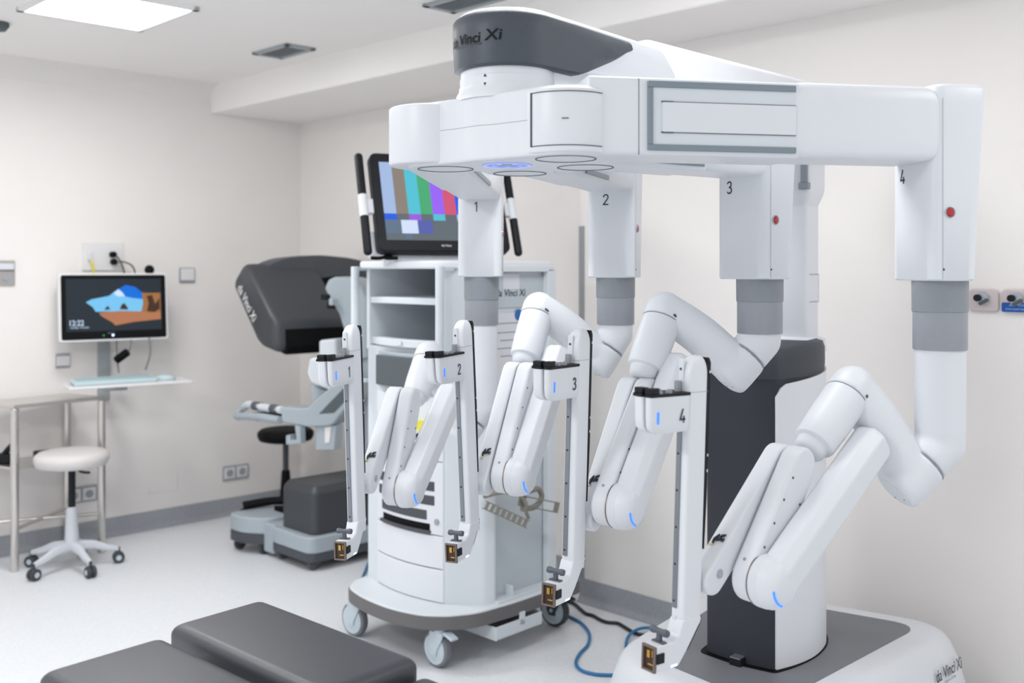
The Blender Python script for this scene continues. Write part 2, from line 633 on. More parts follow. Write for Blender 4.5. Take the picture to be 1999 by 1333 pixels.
# double outlet right of the access panel
def outlet(label, px, py, group):
    t, c, d, n = plate('wall_outlet', label, 'power outlet', px, py, 0.165, 0.085, 'L', M['plateg'], group=group)
    for s in (-1, 1):
        b = B()
        b.box(c + d * s * .04 + n * .011, (.068, .066, .006), (d, Z, n))
        f = b.build('socket', M['plate'], t, bevel=.003)
        b = B()
        b.cyl(c + d * s * .04 + n * .0135, c + d * s * .04 + n * .0152, .021, seg=20)
        b.build('socket_well', M['plateg'], f)
outlet('double wall outlet low on the left wall beside the surgeon console', 459, 921, None)
outlet('double wall outlet low on the wall behind the white stool', 158, 965, None)

t, c, d, n = plate('light_switch', 'square white wall switch right of the computer monitor', 'switch', 364, 537, .092, .085, 'L', M['plateg'], .012)
b = B(); b.box(c + n * .016 + Z * .003, (.078, .068, .012), (d, Z, n)); b.build('rocker', M['plate'], t, bevel=.004)
t, c, d, n = plate('light_switch', 'small white wall switch below left of the computer monitor', 'switch', 122, 704, .072, .075, 'L', M['plateg'], .010)
b = B(); b.box(c + n * .013, (.066, .052, .008), (d, Z, n)); b.build('rocker', M['plate'], t, bevel=.003)
t, c, d, n = plate('wall_panel', 'faint white access cover low on the left wall', 'access cover', 318, 940, .17, .11, 'L', M['wall'], .004)
# steel switch plate at the left edge
t, c, d, n = plate('control_plate', 'brushed steel control plate on the wall at the left edge', 'control plate', 11, 533, .085, .13, 'L', M['steel'], .010)
b = B(); b.box(c + n * .012 + Z * .034, (.07, .03, .004), (d, Z, n)); b.build('display', M['paper'], t, smooth=False)
b = B(); b.box(c + n * .013 + Z * .012, (.07, .004, .004), (d, Z, n)); b.build('slot', M['black'], t, smooth=False)
b = B(); b.cyl(c + n * .01 - Z * .026, c + n * .022 - Z * .026, .016, seg=20); b.build('knob', M['plateg'], t)

# socket panel with plugs above the monitor
t, c, d, n = plate('socket_panel', 'white socket panel with plugged cables on the wall above the monitor', 'socket panel', 200, 501, .22, .15, 'L', M['plate'], .012)
for q, zz in ((.045, .012), (.05, -.028)):
    b = B(); b.rcyl(c + d * q + n * .012 + Z * zz, c + d * q + n * .05 + Z * zz, .016, e=.004, seg=16); b.build('plug', M['deep'], t)
b = B()
b.tube([c + d * .045 + n * .045 + Z * .012, c + d * .075 + n * .05 - Z * .02, c + d * .10 + n * .05 - Z * .09, c + d * .10 + n * .04 - Z * .14], .004, smooth=5)
b.build('cable', M['blackcable'], t)
b = B()
b.tube([c + d * .05 + n * .045 - Z * .028, c + d * .10 + n * .06 - Z * .03, c + d * .145 + n * .06 - Z * .06, c + d * .165 + n * .05 - Z * .14], .004, smooth=5)
b.build('cable', M['blackcable'], t)
b = B(); b.box(c - d * .075 + n * .02 + Z * .0, (.018, .04, .02), (d, Z, n)); b.build('plug', M['paper'], t, bevel=.003)
b = B(); b.tube([c - d * .072 + n * .022 - Z * .015, c - d * .062 + n * .03 - Z * .05, c - d * .055 + n * .03 - Z * .12], .006, smooth=5); b.build('cable', M['yellow'], t, label='yellow cable')

# ------------------------------------------------------------------ wall computer
md_ = V((0.84, 0.547, 0)).normalized()           # along the screen to the right
mn_ = V((0.547, -0.84, 0)).normalized()          # screen normal
mc = at(224, 599, 5.28)
mu = (Z * 0.99 - mn_ * 0.10).normalized()
mn2 = md_.cross(mu).normalized()
t = thing('wall_computer', 'wall mounted computer monitor showing a beach cave picture', 'computer monitor', (mc.x, mc.y, mc.z - .18))
b = B()
ol = rpoly([(-.272, -.178), (.272, -.178), (.272, .178), (-.272, .178)], .018)
pf = planar(mc, md_, mu)
b.prism([pf(*p) for p in ol], -mn2 * .045)
b.build('housing', M['plate'], t, bevel=.006)
b = B()
ol = rpoly([(-.261, -.167), (.261, -.167), (.261, .168), (-.261, .168)], .012)
pf = planar(mc, md_, mu, .0005)
slab(b, pf, ol, .002)
b.build('bezel', M['deep'], t, smooth=False)
pfs = planar(mc, md_, mu, .0035)
sw, sx, sb, st = .238, .238, -.125, .148
def scr(u, v):      # picture coordinates 0..1
    return pfs(-sw + 2 * sw * u, sb + (st - sb) * v)
b = B()
scr_m = [emi('screen_dark', 44, 52, 60, .9), emi('screen_sky', 120, 195, 238, 1.0), emi('screen_sky_deep', 20, 110, 215, 1.0),
         emi('screen_sand', 176, 118, 86, 1.0), emi('screen_rock', 70, 50, 40, 1.0), emi('screen_rock_light', 160, 110, 66, 1.0), emi('screen_white', 205, 228, 250, 1.0), emi('screen_deep_tone', 32, 44, 58, 1.0)]
quad(b, scr, 0, 0, 1, 1)
def poly(pts, mi, lift):
    b.mi = mi
    fn = planar(mc, md_, mu, .0035 + lift)
    b.face([b.v(fn(-sw + 2 * sw * u, sb + (st - sb) * v)) for u, v in pts])
poly([(.20, .555), (.26, .61), (.44, .67), (.52, .78), (.62, .88), (.72, .84), (.79, .73), (.80, .52), (.78, .36), (.55, .37), (.30, .37), (.27, .46)], 1, .0004)
poly([(.52, .78), (.62, .88), (.72, .84), (.79, .73), (.80, .60), (.70, .62), (.60, .66), (.56, .74)], 2, .0008)
poly([(.49, .72), (.54, .80), (.58, .74), (.61, .66), (.53, .66)], 6, .0010)
poly([(.33, .35), (.55, .38), (.80, .36), (.99, .37), (.99, .20), (.70, .16), (.50, .10), (.47, .16), (.36, .28)], 3, .0010)
poly([(.78, .36), (.80, .52), (.79, .73), (.84, .72), (.99, .72), (.99, .34), (.88, .33)], 5, .0012)
poly([(.84, .36), (.86, .52), (.84, .66), (.90, .68), (.93, .50), (.98, .62), (.98, .40), (.92, .34)], 4, .0016)
poly([(.39, .40), (.41, .46), (.43, .48), (.45, .41)], 4, .0016)
poly([(.55, .41), (.57, .50), (.60, .53), (.63, .45), (.64, .40)], 4, .0016)
b.mi = 6
text(b, '12:22', planar(scr(.10, .115), md_, mu, .0012), .028, .85)
text(b, 'domingo, 14 de julio', planar(scr(.135, .065), md_, mu, .0012), .0085, .9)
b.build('screen', scr_m, t, smooth=False)
b = B(); b.cyl(pf(-.012, -.148), pf(-.012, -.148) + mn2 * .004, .006, seg=14); b.build('power_light', M['pale_led'], t)
b = B(); b.cyl(pf(-.058, -.148), pf(-.058, -.148) + mn2 * .003, .005, seg=14); b.build('status_light', mat('green_led', rgb(20, 90, 50), .4, emit=rgb(40, 160, 90), estr=.5), t)
b = B(); text(b, 'MEDICAL', planar(pf(-.02, -.139), md_, mu, .0028), .006); b.build('lettering', M['greyink'], t, smooth=False)
# cables hanging below
for i, (pts) in enumerate([[(228, 655), (228, 690), (232, 728)], [(256, 660), (254, 680), (246, 692)], [(291, 658), (293, 690), (284, 722)]]):
    b = B(); b.tube([at(x, y, 5.32) for x, y in pts], .0045, smooth=5, seg=8); b.build('cable', M['greycable'], t)
b = B(); a0, a1 = at(226, 704, 5.31), at(250, 686, 5.31); b.rcyl(a0, a1, .022, e=.008, seg=12); b.build('power_brick', M['deep'], t)

t = thing('wall_rail', 'grey vertical wall rail carrying the monitor and keyboard shelf', 'wall mount', at(201, 790, 5.47))
b = B()
a0 = at(201, 782, 5.44)
b.box(V((a0.x, a0.y, (a0.z + mc.z + .05) / 2)), (.062, .05, mc.z + .05 - a0.z), (md_, mn_, Z))
b.build('column', M['ventg'], t, bevel=.006)
b = B(); q = V((a0.x, a0.y, mc.z)); b.box((q + mc) / 2 - mn_ * .02, (.06, (mc - q).length * .9, .06), (md_.copy(), (mc - q).normalized(), Z)); b.build('bracket', M['ventg'], t, bevel=.004)
b = B()
sh = at(250, 748, 5.16)
b.box(sh, (.60, .22, .012), (md_, mn_, Z))
b.build('shelf', M['plate'], t, bevel=.004)
b = B(); q = V((a0.x, a0.y, sh.z - .04)); b.box((q + sh) / 2 - Z * .02, (.05, .22, .03), (md_, (sh - q).normalized(), Z)); b.build('shelf_arm', M['ventg'], t, bevel=.004)

kc = sh + Z * .018 - md_ * .07
t = thing('keyboard', 'pale blue covered keyboard on the white wall shelf', 'keyboard', sh + Z * .006 - md_ * .07)
b = B(); b.box(kc + Z * .001, (.40, .15, .022), (md_, (mn_ * .99 - Z * .05).normalized(), Z)); b.build('case', M['lightcyan'], t, bevel=.008)
b = B(); b.box(kc + Z * .0125, (.36, .11, .006), (md_, (mn_ * .99 - Z * .05).normalized(), Z)); b.build('key_field', M['lightcyan2'], t, bevel=.002)
b = B()
m0 = sh + md_ * .185 + Z * .006
b.ball(m0 + Z * .008, 1, 20, 10, (.055, .04, .022))
tagtop(b.build('computer_mouse', M['lightcyan']), 'pale blue rounded mouse right of the keyboard', 'mouse')

b = B()
w0 = mc + mu * .178 + md_ * .185 - mn2 * .02
b.ball(w0 + Z * .02, .026, 18, 10)
b.cyl(w0, w0 + Z * .01, .014)
tagtop(b.build('webcam', M['deep']), 'small black ball webcam on top of the wall monitor', 'webcam')

# gas outlets on the right wall
def gas(label, px, py, blue):
    c = wallp(px, py, 0, 'R')
    t = thing('gas_outlet', label, 'gas outlet', c)
    d, n = BW, NB
    ol = rpoly([(-.046, -.036), (.046, -.036), (.046, .036), (-.046, .036)], .016)
    b = B(); pfn = planar(c, d, Z, 0)
    b.prism([pfn(*p) for p in ol], n * .012); b.build('plate', M['gasplate'], t, bevel=.004)
    pn = planar(c, d, Z, .0125)
    b = B(); q = pn(0, .006); b.cyl(q, q + n * .012, .020, seg=24); b.build('collar', M['chrome'], t)
    b = B(); q = pn(-.012, .008); b.cyl(q, q + n * .022, .011, seg=20); b.build('socket', M['black'], t)
    b = B(); q = pn(.006, -.004); b.box(q + n * .014, (.030, .010, .014), ((d * .8 + Z * .5).normalized(), (Z * .8 - d * .5).normalized(), n)); b.build('lever', M['seam'], t, bevel=.002)
    if blue:
        b = B(); slab(b, pn, rpoly([(-.0455, -.0355), (.0455, -.0355), (.0455, -.006), (-.0455, -.006)], .006), .001); b.build('sign', M['gasblue'], t, smooth=False)
        b = B(); pt = planar(c, d, Z, .0142); text(b, 'AIRE  RESP', lambda u, v: pt(u, v - .017), .007); text(b, 'CON ADAPTADOR', lambda u, v: pt(u, v - .029), .006, .9)
        b.build('lettering', M['gasink'], t, smooth=False)
gas('beige gas outlet plate with chrome socket on the right wall', 1922, 586, False)
gas('gas outlet plate with blue lower band at the right edge', 1988, 587, True)

# ------------------------------------------------------------------ steel table
TZ = 0.80
tn, tr_, tk = V((-2.39, 4.825, 0)), V((-2.105, 5.15, 0)), V((-2.335, 5.27, 0))
tl = tn + tk - tr_
t = thing('steel_table', 'stainless steel side table at the left edge', 'table', (tn.x, tn.y, 0))
b = B()
ctr = (tn + tr_ + tk + tl) / 4
out = [p + (p - ctr) * .05 for p in (tn, tr_, tk, tl)]
b.prism([V((p.x, p.y, TZ - .018)) for p in out], Z * .018)
b.build('tabletop', M['steel'], t, bevel=.003)
for p in (tn, tr_, tk, tl):
    b = B(); b.rcyl((p.x, p.y, 0), (p.x, p.y, TZ - .018), .019, e=.003, seg=18); b.build('leg', M['steel'], t)
b = B()
b.prism([V((p.x, p.y, .485)) for p in (tn, tr_, tk, tl)], Z * .012)
b.build('shelf', M['steel'], t, bevel=.002)
for p, q in ((tn, tk), (tr_, tl)):
    b = B(); b.cyl((p.x, p.y, .20), (q.x, q.y, .20), .009, seg=12); b.build('cross_brace', M['steel'], t)
# black clamp parts on its shelf
cl = thing('clamp', 'black clamp lying on the steel table shelf at the left edge', 'clamp', at(8, 900, 4.95))
q0 = at(12, 898, 4.95)
q0.z = .4985
b = B(); b.box(q0 + V((-.02, 0, .022)), (.10, .06, .044)); b.build('body', M['black'], cl, bevel=.008)
b = B(); b.tube([q0 + V((-.01, 0, .04)), q0 + V((.01, .0, .065)), q0 + V((.03, .0, .085))], .014, smooth=3); b.build('lever', M['black'], cl)
cl = thing('clamp', 'black clamp behind the white stool seat on the steel table shelf', 'clamp', at(86, 905, 5.0))
q0 = at(84, 905, 5.02)
q0.z = .4985
b = B(); b.box(q0 + V((0, 0, .024)), (.085, .05, .048), ((X * .8 + Y * .6), (Y * .8 - X * .6), Z)); b.build('body', M['black'], cl, bevel=.008)
b = B(); b.box(q0 + V((0.008, -.026, .026)), (.05, .006, .016), ((X * .8 + Y * .6), (Y * .8 - X * .6), Z)); b.build('steel_jaw', M['chrome'], cl, bevel=.002)

# ------------------------------------------------------------------ stools
def castor_wheel(b_, p, r, w, n):
    n = V(n).normalized()
    b_.rcyl(p - n * w / 2, p + n * w / 2, r, e=.004, seg=20)

def stool(name, label, c, seat_z, seat_r, seat_th, m_seat, m_base, m_up, a0, base_r, lever=True):
    t = thing(name, label, 'stool', (c.x, c.y, 0))
    b = B()
    pr = [(0, seat_r * .80), (.006, seat_r * .93), (seat_th * .35, seat_r * .985), (seat_th * .55, seat_r), (seat_th * .75, seat_r * .98), (seat_th * .93, seat_r * .88), (seat_th, seat_r * .7), (seat_th + .004, 0)]
    b.lathe((c.x, c.y, seat_z - seat_th), Z, pr, 40)
    st_ = b.build('seat', m_seat, t, angle=60)
    b = B()
    b.lathe((c.x, c.y, 0), Z, [(.085, .02), (.10, .036), (.14, .033), (.29, .024), (.30, .02)], 24)
    b.build('pedestal', m_base, t)
    b = B(); b.cyl((c.x, c.y, .295), (c.x, c.y, seat_z - seat_th), .0165, seg=16); b.build('gas_lift', m_up, t)
    if lever:
        b = B(); b.tube([V((c.x + .02, c.y - .02, seat_z - seat_th - .004)), V((c.x + .06, c.y - .03, seat_z - seat_th - .022)), V((c.x + .10, c.y - .03, seat_z - seat_th - .026))], .006, smooth=4); b.build('lever', M['black'], t)
    for k in range(5):
        a = a0 + k * 2 * PI / 5
        d = V((math.cos(a), math.sin(a), 0))
        s = V((-d.y, d.x, 0))
        b = B()
        rings = []
        for u, zz, w, h in ((0.0, .115, .040, .05), (.10, .105, .034, .042), (base_r * .75, .082, .026, .034), (base_r, .070, .020, .024)):
            p = V((c.x, c.y, zz)) + d * u
            rings.append([p + s * w * x * .5 + Z * h * y * .5 for x, y in ((-1, -.6), (-.6, -1), (.6, -1), (1, -.6), (1, .5), (.6, 1), (-.6, 1), (-1, .5))])
        b.loft(rings)
        lg = b.build('leg', m_base, t, bevel=.003)
        p = V((c.x, c.y, .028)) + d * base_r
        b = B(); castor_wheel(b, p - s * .012, .028, .018, s); castor_wheel(b, p + s * .012, .028, .018, s)
        b.cyl(p + Z * .01, p + Z * .05, .008, seg=10)
        b.build('castor', M['rubber'], lg)
        b = B(); b.cyl(p - s * .0225, p + s * .0225, .013, seg=14); b.build('hub_cap', M['casterg'], lg)
    return t
sc_ = V((-2.135, 4.87, 0))
stool('round_stool', 'white round stool on five castors in front of the steel table', sc_, .572, .172, .075, M['cream'], M['stoolw'], M['black'], math.radians(-116), .212)
sb_ = V((-1.30, 5.768, 0))
stool('saddle_stool', 'black round stool behind the surgeon console', sb_, .538, .160, .07, M['deep'], M['deep'], M['seam'], math.radians(-100), .25, lever=False)

# ------------------------------------------------------------------ surgical robot cart
FW = V((-0.66, -0.75, 0)).normalized()     # cart front direction
SD = V((0.75, -0.66, 0)).normalized()      # its right-hand side, towards the camera
CC = V((0.77, 2.92, 0))
rob = thing('surgical_robot', 'large white surgical robot cart with overhead boom and four numbered arms', 'surgical robot', (CC.x, CC.y, 0))

ins = [V((.365, 2.85)), V((.64, 2.50)), V((1.245, 3.065)), V((.745, 3.375))]
BT = 0.36
b = B()
rr = [.10, .10, .09, .10]
def ringp(d, z, extra=0.0):
    return z3(rpoly(grow(ins, d), [r + d + extra for r in rr], 8), z)
b.loft([ringp(.135, .045), ringp(.150, .07), ringp(.148, .12), ringp(.135, .20), ringp(.115, .28), ringp(.098, .325), ringp(.085, .345), ringp(.068, .357), ringp(.05, BT)])
b.build('base', M['white2'], rob, angle=50)
b = B()
b.loft([z3(rpoly(ins, rr, 8), BT - .004), z3(rpoly(ins, rr, 8), BT + .0025)])
b.build('base_deck', M['inset'], rob, smooth=False, label='grey deck plate')
for (u, v) in ((.30, -.22), (-.25, -.25), (-.28, .16), (.28, .14)):
    p = V((.80, 2.93, 0)) + FW * u + SD * v
    b = B(); b.rcyl(p + V((-.02, 0, .03)), p + V((.02, 0, .03)), .03, e=.006, seg=18); b.build('wheel', M['rubber'], rob)

# lettering on the right skirt
pr1, pr2 = grow(ins, .115), grow(ins, .150)
e0 = V((pr1[1].x, pr1[1].y, .28)); e1 = V((pr1[2].x, pr1[2].y, .28))
g0 = V((pr2[1].x, pr2[1].y, .07))
ux = (e1 - e0).normalized()
uy = ((e0 - g0) - ux * (e0 - g0).dot(ux)).normalized()
q0 = V((pr2[2].x, pr2[2].y, 0)) * 0
txt0 = e1 - ux * .225 - uy * .012 + ux.cross(uy) * .003
b = B(); text(b, 'da Vinci Xi', planar(txt0, ux, uy, .004), .032, .85, .15); b.build('lettering', M['ink'], rob, smooth=False)
b = B()
pl_ = planar(txt0 - uy * .022, ux, uy, .004)
text(b, 'SURGICAL SYSTEM', lambda u, v: pl_(u, v + .008), .006, 1.0)
b.build('lettering', M['greyink'], rob, smooth=False)
b = B()
pl2 = planar(txt0 - uy * .055 + ux * .055, ux, uy, .005)
text(b, 'abex', pl2, .020, .9); quad(b, pl2, -.03, -.010, .03, -.0075); quad(b, pl2, -.03, -.016, .02, -.014)
b.build('lettering', M['cyanink'], rob, smooth=False, label='small blue supplier lettering')

# column
def cl_(u, v):
    p = CC + FW * u + SD * v
    return V((p.x, p.y))
colp = [cl_(*q) for q in ((.19, -.125), (.205, -.02), (.188, .09), (.11, .112), (.02, .122), (-.08, .108), (-.16, .07), (-.20, 0), (-.18, -.08), (-.05, -.13), (.1, -.138))]
colr = rpoly(colp, [.02, .1, .015] + [.05] * 8, 5)
def scl(pts, k, c=None):
    c = c or V((sum(p.x for p in pts) / len(pts), sum(p.y for p in pts) / len(pts)))
    return [c + (p - c) * k for p in pts]
b = B()
b.loft([z3(colr, BT - .01), z3(colr, 1.05), z3(scl(colr, .995), 1.15)])
b.build('column', M['dark'], rob, angle=50)
b = B()
b.loft([z3(scl(colr, 1.10), BT + .001), z3(scl(colr, 1.09), BT + .005)])
b.build('column_gasket', M['deep'], rob, smooth=False)
# white cheek on the right side
sp = [cl_(*q) for q in ((.186, .094), (.11, .118), (.02, .128), (-.08, .113), (-.15, .082))]
spi = [cl_(*q) for q in ((.18, .070), (.10, .090), (.02, .10), (-.08, .088), (-.14, .06))]
sps, _ = catmull([V((p.x, p.y, 0)) for p in sp], 4)
spis, _ = catmull([V((p.x, p.y, 0)) for p in spi], 4)
b = B()
n_ = len(sps)
rings = []
for i, (p, q) in enumerate(zip(sps, spis)):
    t_ = i / (n_ - 1)
    top = 1.135 + .030 * t_ - (.03 * max(0, 1 - t_ / .14) ** 2)
    rings.append([p + Z * (BT + .006), p + Z * top, q + Z * (top - .004), q + Z * (BT + .006)])
b.loft(rings)
b.build('side_panel', M['white2'], rob, angle=40)
# crown
b = B()
ct = scl(colr, 1.0)
def crz(p, z):
    return z - .10 * max(0, (p - V((CC.x, CC.y))).dot(FW.to_2d()))
b.loft([z3(scl(ct, .985), 1.148), z3(scl(ct, 1.015), 1.153), z3(scl(ct, 1.03), 1.185), [V((p.x, p.y, crz(p, 1.225))) for p in scl(ct, 1.025)],
        [V((p.x, p.y, crz(p, 1.243))) for p in scl(ct, .98)], [V((p.x, p.y, crz(p, 1.250))) for p in scl(ct, .86)]])
b.build('crown', M['crown'], rob, angle=60)
b = B()
for i in range(4):
    for j in range(4):
        p = CC + FW * .208 + SD * (.005 + .013 * i + .004 * (j % 2)) + Z * (1.170 + .011 * j)
        b.cyl(p - FW * .01, p + FW * .003, .0036, seg=8)
b.build('vent_holes', M['deep'], rob)
# deck latch
p = CC + FW * .215 - SD * .01 + Z * (BT + .012)
b = B(); b.box(p, (.03, .035, .022), (FW, SD, Z)); b.build('latch', M['black'], rob, bevel=.003)
b = B(); b.box(p + Z * .012, (.028, .03, .003), (FW, SD, Z)); b.build('latch_cap', M['chrome'], rob)

# mast
MC = V((.848, 2.965, 0))
def rect(c, a, bb, d1, d2, r):
    q = rpoly([(a / 2, bb / 2), (-a / 2, bb / 2), (-a / 2, -bb / 2), (a / 2, -bb / 2)], r)
    return [V((c.x, c.y)) + V((d1.x, d1.y)) * p[0] + V((d2.x, d2.y)) * p[1] for p in q]
mr = rect(MC, .085, .085, FW, SD, .012)
b = B(); b.loft([z3(mr, 1.19), z3(scl(mr, 1.03), 1.70)]); b.build('mast', M['white2'], rob, angle=40)
b = B(); q = rect(MC, .125, .125, FW, SD, .03); b.loft([z3(scl(q, 1.06), 1.21), z3(q, 1.247), z3(scl(q, .8), 1.253)]); b.build('mast_foot', M['white2'], rob, angle=50)
fx = planar(MC + SD * .0436 + Z * 1.42, -FW, Z)
b = B()
for z_ in (.035, -.045):
    slab(b, planar(MC + SD * .0442 + Z * (1.40 + z_), -FW, Z), [(-.026, 0), (.036, 0), (.036, .0015), (-.026, .0015)], .0008)
slab(b, planar(MC + SD * .0442 + Z * 1.40, -FW, Z), [(.035, -.045), (.0362, -.045), (.0362, .036), (.035, .036)], .0008)
b.build('mast_seam', M['seam_l'], rob, smooth=False)

# boom
H = V((-.01, 2.093, 0))
WB = V((.716, .698, 0)).normalized()
CB = V((.698, -.716, 0)).normalized()
def boom_outline(rn, side, t1, n=20):
    pts = [H + WB * t1 + CB * side]
    for k in range(n + 1):
        a = PI * k / n
        pts.append(H + (CB * math.cos(a) - WB * math.sin(a)) * rn)
    pts.append(H + WB * t1 - CB * side)
    return pts
ol = boom_outline(.104, .094, .46)
b = B()
oli = []
for p in ol:
    u_ = (p - H).dot(WB)
    k_ = min(1, max(0, u_ / .46))
    w_ = (p - H).dot(CB)
    oli.append(p - CB * (w_ * .42 * k_))
b.loft([[V((p.x, p.y, 1.862)) for p in ol], [V((p.x, p.y, 1.905)) for p in ol], [V((p.x, p.y, 1.973)) for p in oli]])
b.build('boom', M['white'], rob, bevel=.012, seg=4, angle=20)
b = B()
q = [H + WB * .41 + CB * .096, H + WB * .41 - CB * .096, H + WB * 1.36 - CB * .085, H + WB * 1.36 + CB * .085]
q2 = [H + WB * .41 + CB * .050, H + WB * .41 - CB * .050, H + WB * 1.36 - CB * .042, H + WB * 1.36 + CB * .042]
b.loft([[V((p.x, p.y, 1.80)) for p in q], [V((p.x, p.y, 1.885)) for p in q], [V((p.x, p.y, 1.992)) for p in q2]])
b.build('boom_sleeve', M['white'], rob, bevel=.02, seg=4, angle=20)
mr2 = rect(MC, .10, .10, FW, SD, .022)
b = B(); b.loft([z3(scl(mr2, .88), 1.635), z3(scl(mr2, 1.14), 1.668), z3(scl(mr2, 1.2), 1.685), z3(scl(mr2, 1.22), 1.83)]); b.build('mast_head', M['white2'], rob, angle=50)
b = B()
mk = MC + SD * .048 + FW * .068
b.box(mk + Z * 1.72, (.012, .02, .075), (FW, SD, Z)); b.box(mk + Z * 1.69 - SD * .0, (.02, .03, .02), (FW, SD, Z))
b.build('clip', M['rail'], rob, bevel=.003)
# grey cap wrapped round the nose of the boom
pts = []
for k in range(12):
    t_ = .300 * (1 - k / 11)
    pts.append((H + WB * t_ + CB * (.104 - .010 * t_ / .46), CB, t_))
for k in range(1, 24):
    a = PI * k / 24
    d = CB * math.cos(a) - WB * math.sin(a)
    pts.append((H + d * .104, d, 0))
for k in range(12):
    t_ = .300 * k / 11
    pts.append((H + WB * t_ - CB * (.104 - .010 * t_ / .46), -CB, t_))
rings = []
for p, d, t_ in pts:
    f = max(0, (t_ - .115) / .185)
    zb = 1.856 + (1.934 - 1.856) * f
    zt = 1.962 - .004 * f
    g_ = t_ / .46
    def inn(z, r_=(.104 - .010 * t_ / .46) * .42 * g_):
        return r_ * max(0, (z - 1.905) / .068)
    zk = min(max(1.905, zb + .006), zt - .014)
    zm = (zk + zt) / 2
    rings.append([p + d * (off - inn(z)) + Z * z for off, z in ((.000, zb), (.006, zb + .004), (.009, zk), (.0095, zm), (.009, zt - .006), (.005, zt))]
                 + [p - d * (.012 + inn(zt)) + Z * (zt + .009 * (1 - g_) + .002), p - d * (.014 + inn(zt)) + Z * zb])
b = B(); b.loft(rings); b.build('boom_cap', M['capgrey'], rob, angle=50, label='metallic grey cap on the boom nose')
def capmap(a_c, z_c, slope=0.0):
    def fn(u, v):
        a = a_c + u / .112
        return V((H.x + .1147 * math.sin(a), H.y - .1147 * math.cos(a), z_c + v + slope * u))
    return fn
b = B(); text(b, 'da Vinci', capmap(math.radians(-52), 1.902), .0205, 1.0, .12); text(b, 'Xi', capmap(math.radians(-14), 1.904), .022, 1.2, .12)
b.build('lettering', M['inkcap'], rob, smooth=False)
b = B(); text(b, 'SURGICAL SYSTEM', capmap(math.radians(-48), 1.897), .0042, 1.3, 0, 1.35); b.build('lettering', M['inkfaint'], rob, smooth=False)
# neck under the boom
b = B()
b.lathe((H.x, H.y, 1.795), Z, [(0, .108), (.012, .106), (.022, .1005), (.028, .1005), (.0285, .0985), (.046, .0985), (.0465, .0970), (.066, .0970), (.075, .09)], 48)
b.build('neck', M['white'], rob, angle=30)
b = B()
for a in (-26,):
    for z_, sgn in ((1.823, -1), (1.835, 1)):
        q = V((H.x + .1008 * math.sin(math.radians(a)), H.y - .1008 * math.cos(math.radians(a)), z_))
        tn_ = V((math.cos(math.radians(a)), math.sin(math.radians(a)), 0))
        no_ = V((math.sin(math.radians(a)), -math.cos(math.radians(a)), 0))
        slab(b, planar(q, tn_, Z, -.0006), [(-.003, 0), (.003, 0), (0, .006 * sgn)] if sgn > 0 else [(-.003, 0), (0, -.006), (.003, 0)], .001)
b.build('index_mark', M['ink'], rob, smooth=False)

# hub carrying the four arms
PIV = {1: V((-.170, 2.175, 0)), 2: V((.060, 2.29, 0)), 3: V((.157, 2.145, 0)), 4: V((.106, 1.978, 0))}
circ = [(H, .103)] + [(V((-.144, 2.178, 0)), .080), (V((.018, 2.28, 0)), .08), (PIV[3], .08), (PIV[4], .082)]
UND = 1.668
ol = []
hc = V((0.015, 2.10, 0))
for k in range(144):
    a = 2 * PI * k / 144
    d = V((math.cos(a), math.sin(a), 0))
    best = .05
    for c, r in circ:
        # distance to the tangent hull of centre circle and this circle
        for s in (0, .25, .5, .75, 1):
            cc = H.lerp(c, s)
            rr_ = .097 + (r - .097) * s
            oc = hc - cc
            bq = oc.dot(d)
            cq = oc.length_squared - rr_ * rr_
            disc = bq * bq - cq
            if disc > 0:
                best = max(best, -bq + math.sqrt(disc))
    ol.append(hc + d * best)
b = B()
b.prism([V((p.x, p.y, UND)) for p in ol], Z * (1.800 - UND))
b.build('hub', M['white'], rob, bevel=.008, angle=50)
b = B()
b.lathe((H.x, H.y, UND - .0008), Z, [(0, .052), (.002, .052)], 48)
b.lathe((H.x, H.y, UND - .0016), Z, [(0, .024), (.002, .024)], 32)
b.build('hub_window', M['palegrey'], rob, smooth=False)
def ringmesh(b, c, r0, r1, z0, z1, seg=48):
    prof = [(r0, z0), (r1, z0), (r1, z1), (r0, z1)]
    rings = []
    for k in range(seg):
        a = 2 * PI * k / seg
        rings.append([V((c.x + r * math.cos(a), c.y + r * math.sin(a), z)) for r, z in prof])
    rings.append(rings[0])
    b.loft(rings, caps=False)
    return b
b = B(); ringmesh(b, H, .044, .050, UND - .0025, UND); b.build('hub_light', M['violet_led'], rob, smooth=False, label='blue glowing ring')
b = B()
for k in range(5):
    a = 2 * PI * k / 5 + .3
    q = V((H.x + .028 * math.cos(a), H.y + .028 * math.sin(a), UND - .002))
    b.lathe(q, Z, [(0, .006), (.002, .006)], 12)
b.build('hub_light', M['violet_led'], rob, smooth=False, label='blue glowing dots')
for k in (1, 2, 3, 4):
    b = B(); ringmesh(b, {1: V((-.144, 2.178, 0)), 2: V((.018, 2.28, 0)), 3: PIV[3], 4: PIV[4]}[k], .0585, .0605, UND - .0012, UND); b.build('pivot_seam', M['seam'], rob, smooth=False)
b = B()
hs = [hc + (p - hc) * 1.0015 for p in ol]
rings = [[V((p.x, p.y, 1.737)), V((p.x, p.y, 1.7382)), V((hc + (p - hc) * .99).to_2d().to_3d()) + Z * 1.7382, V((hc + (p - hc) * .99).to_2d().to_3d()) + Z * 1.737] for p in hs]
rings.append(rings[0])
b.loft(rings, caps=False)
b.build('hub_seam', M['seam_l'], rob, smooth=False)

# ---------------------------------------------------------------- the four arms
def inplane(p0, px, py, n):
    k = V(((px - 999.5) / FPX, 1, -(py - HOR) / FPX))
    o = V((0, 0, CAM_H))
    return o + k * ((p0 - o).dot(n) / k.dot(n))

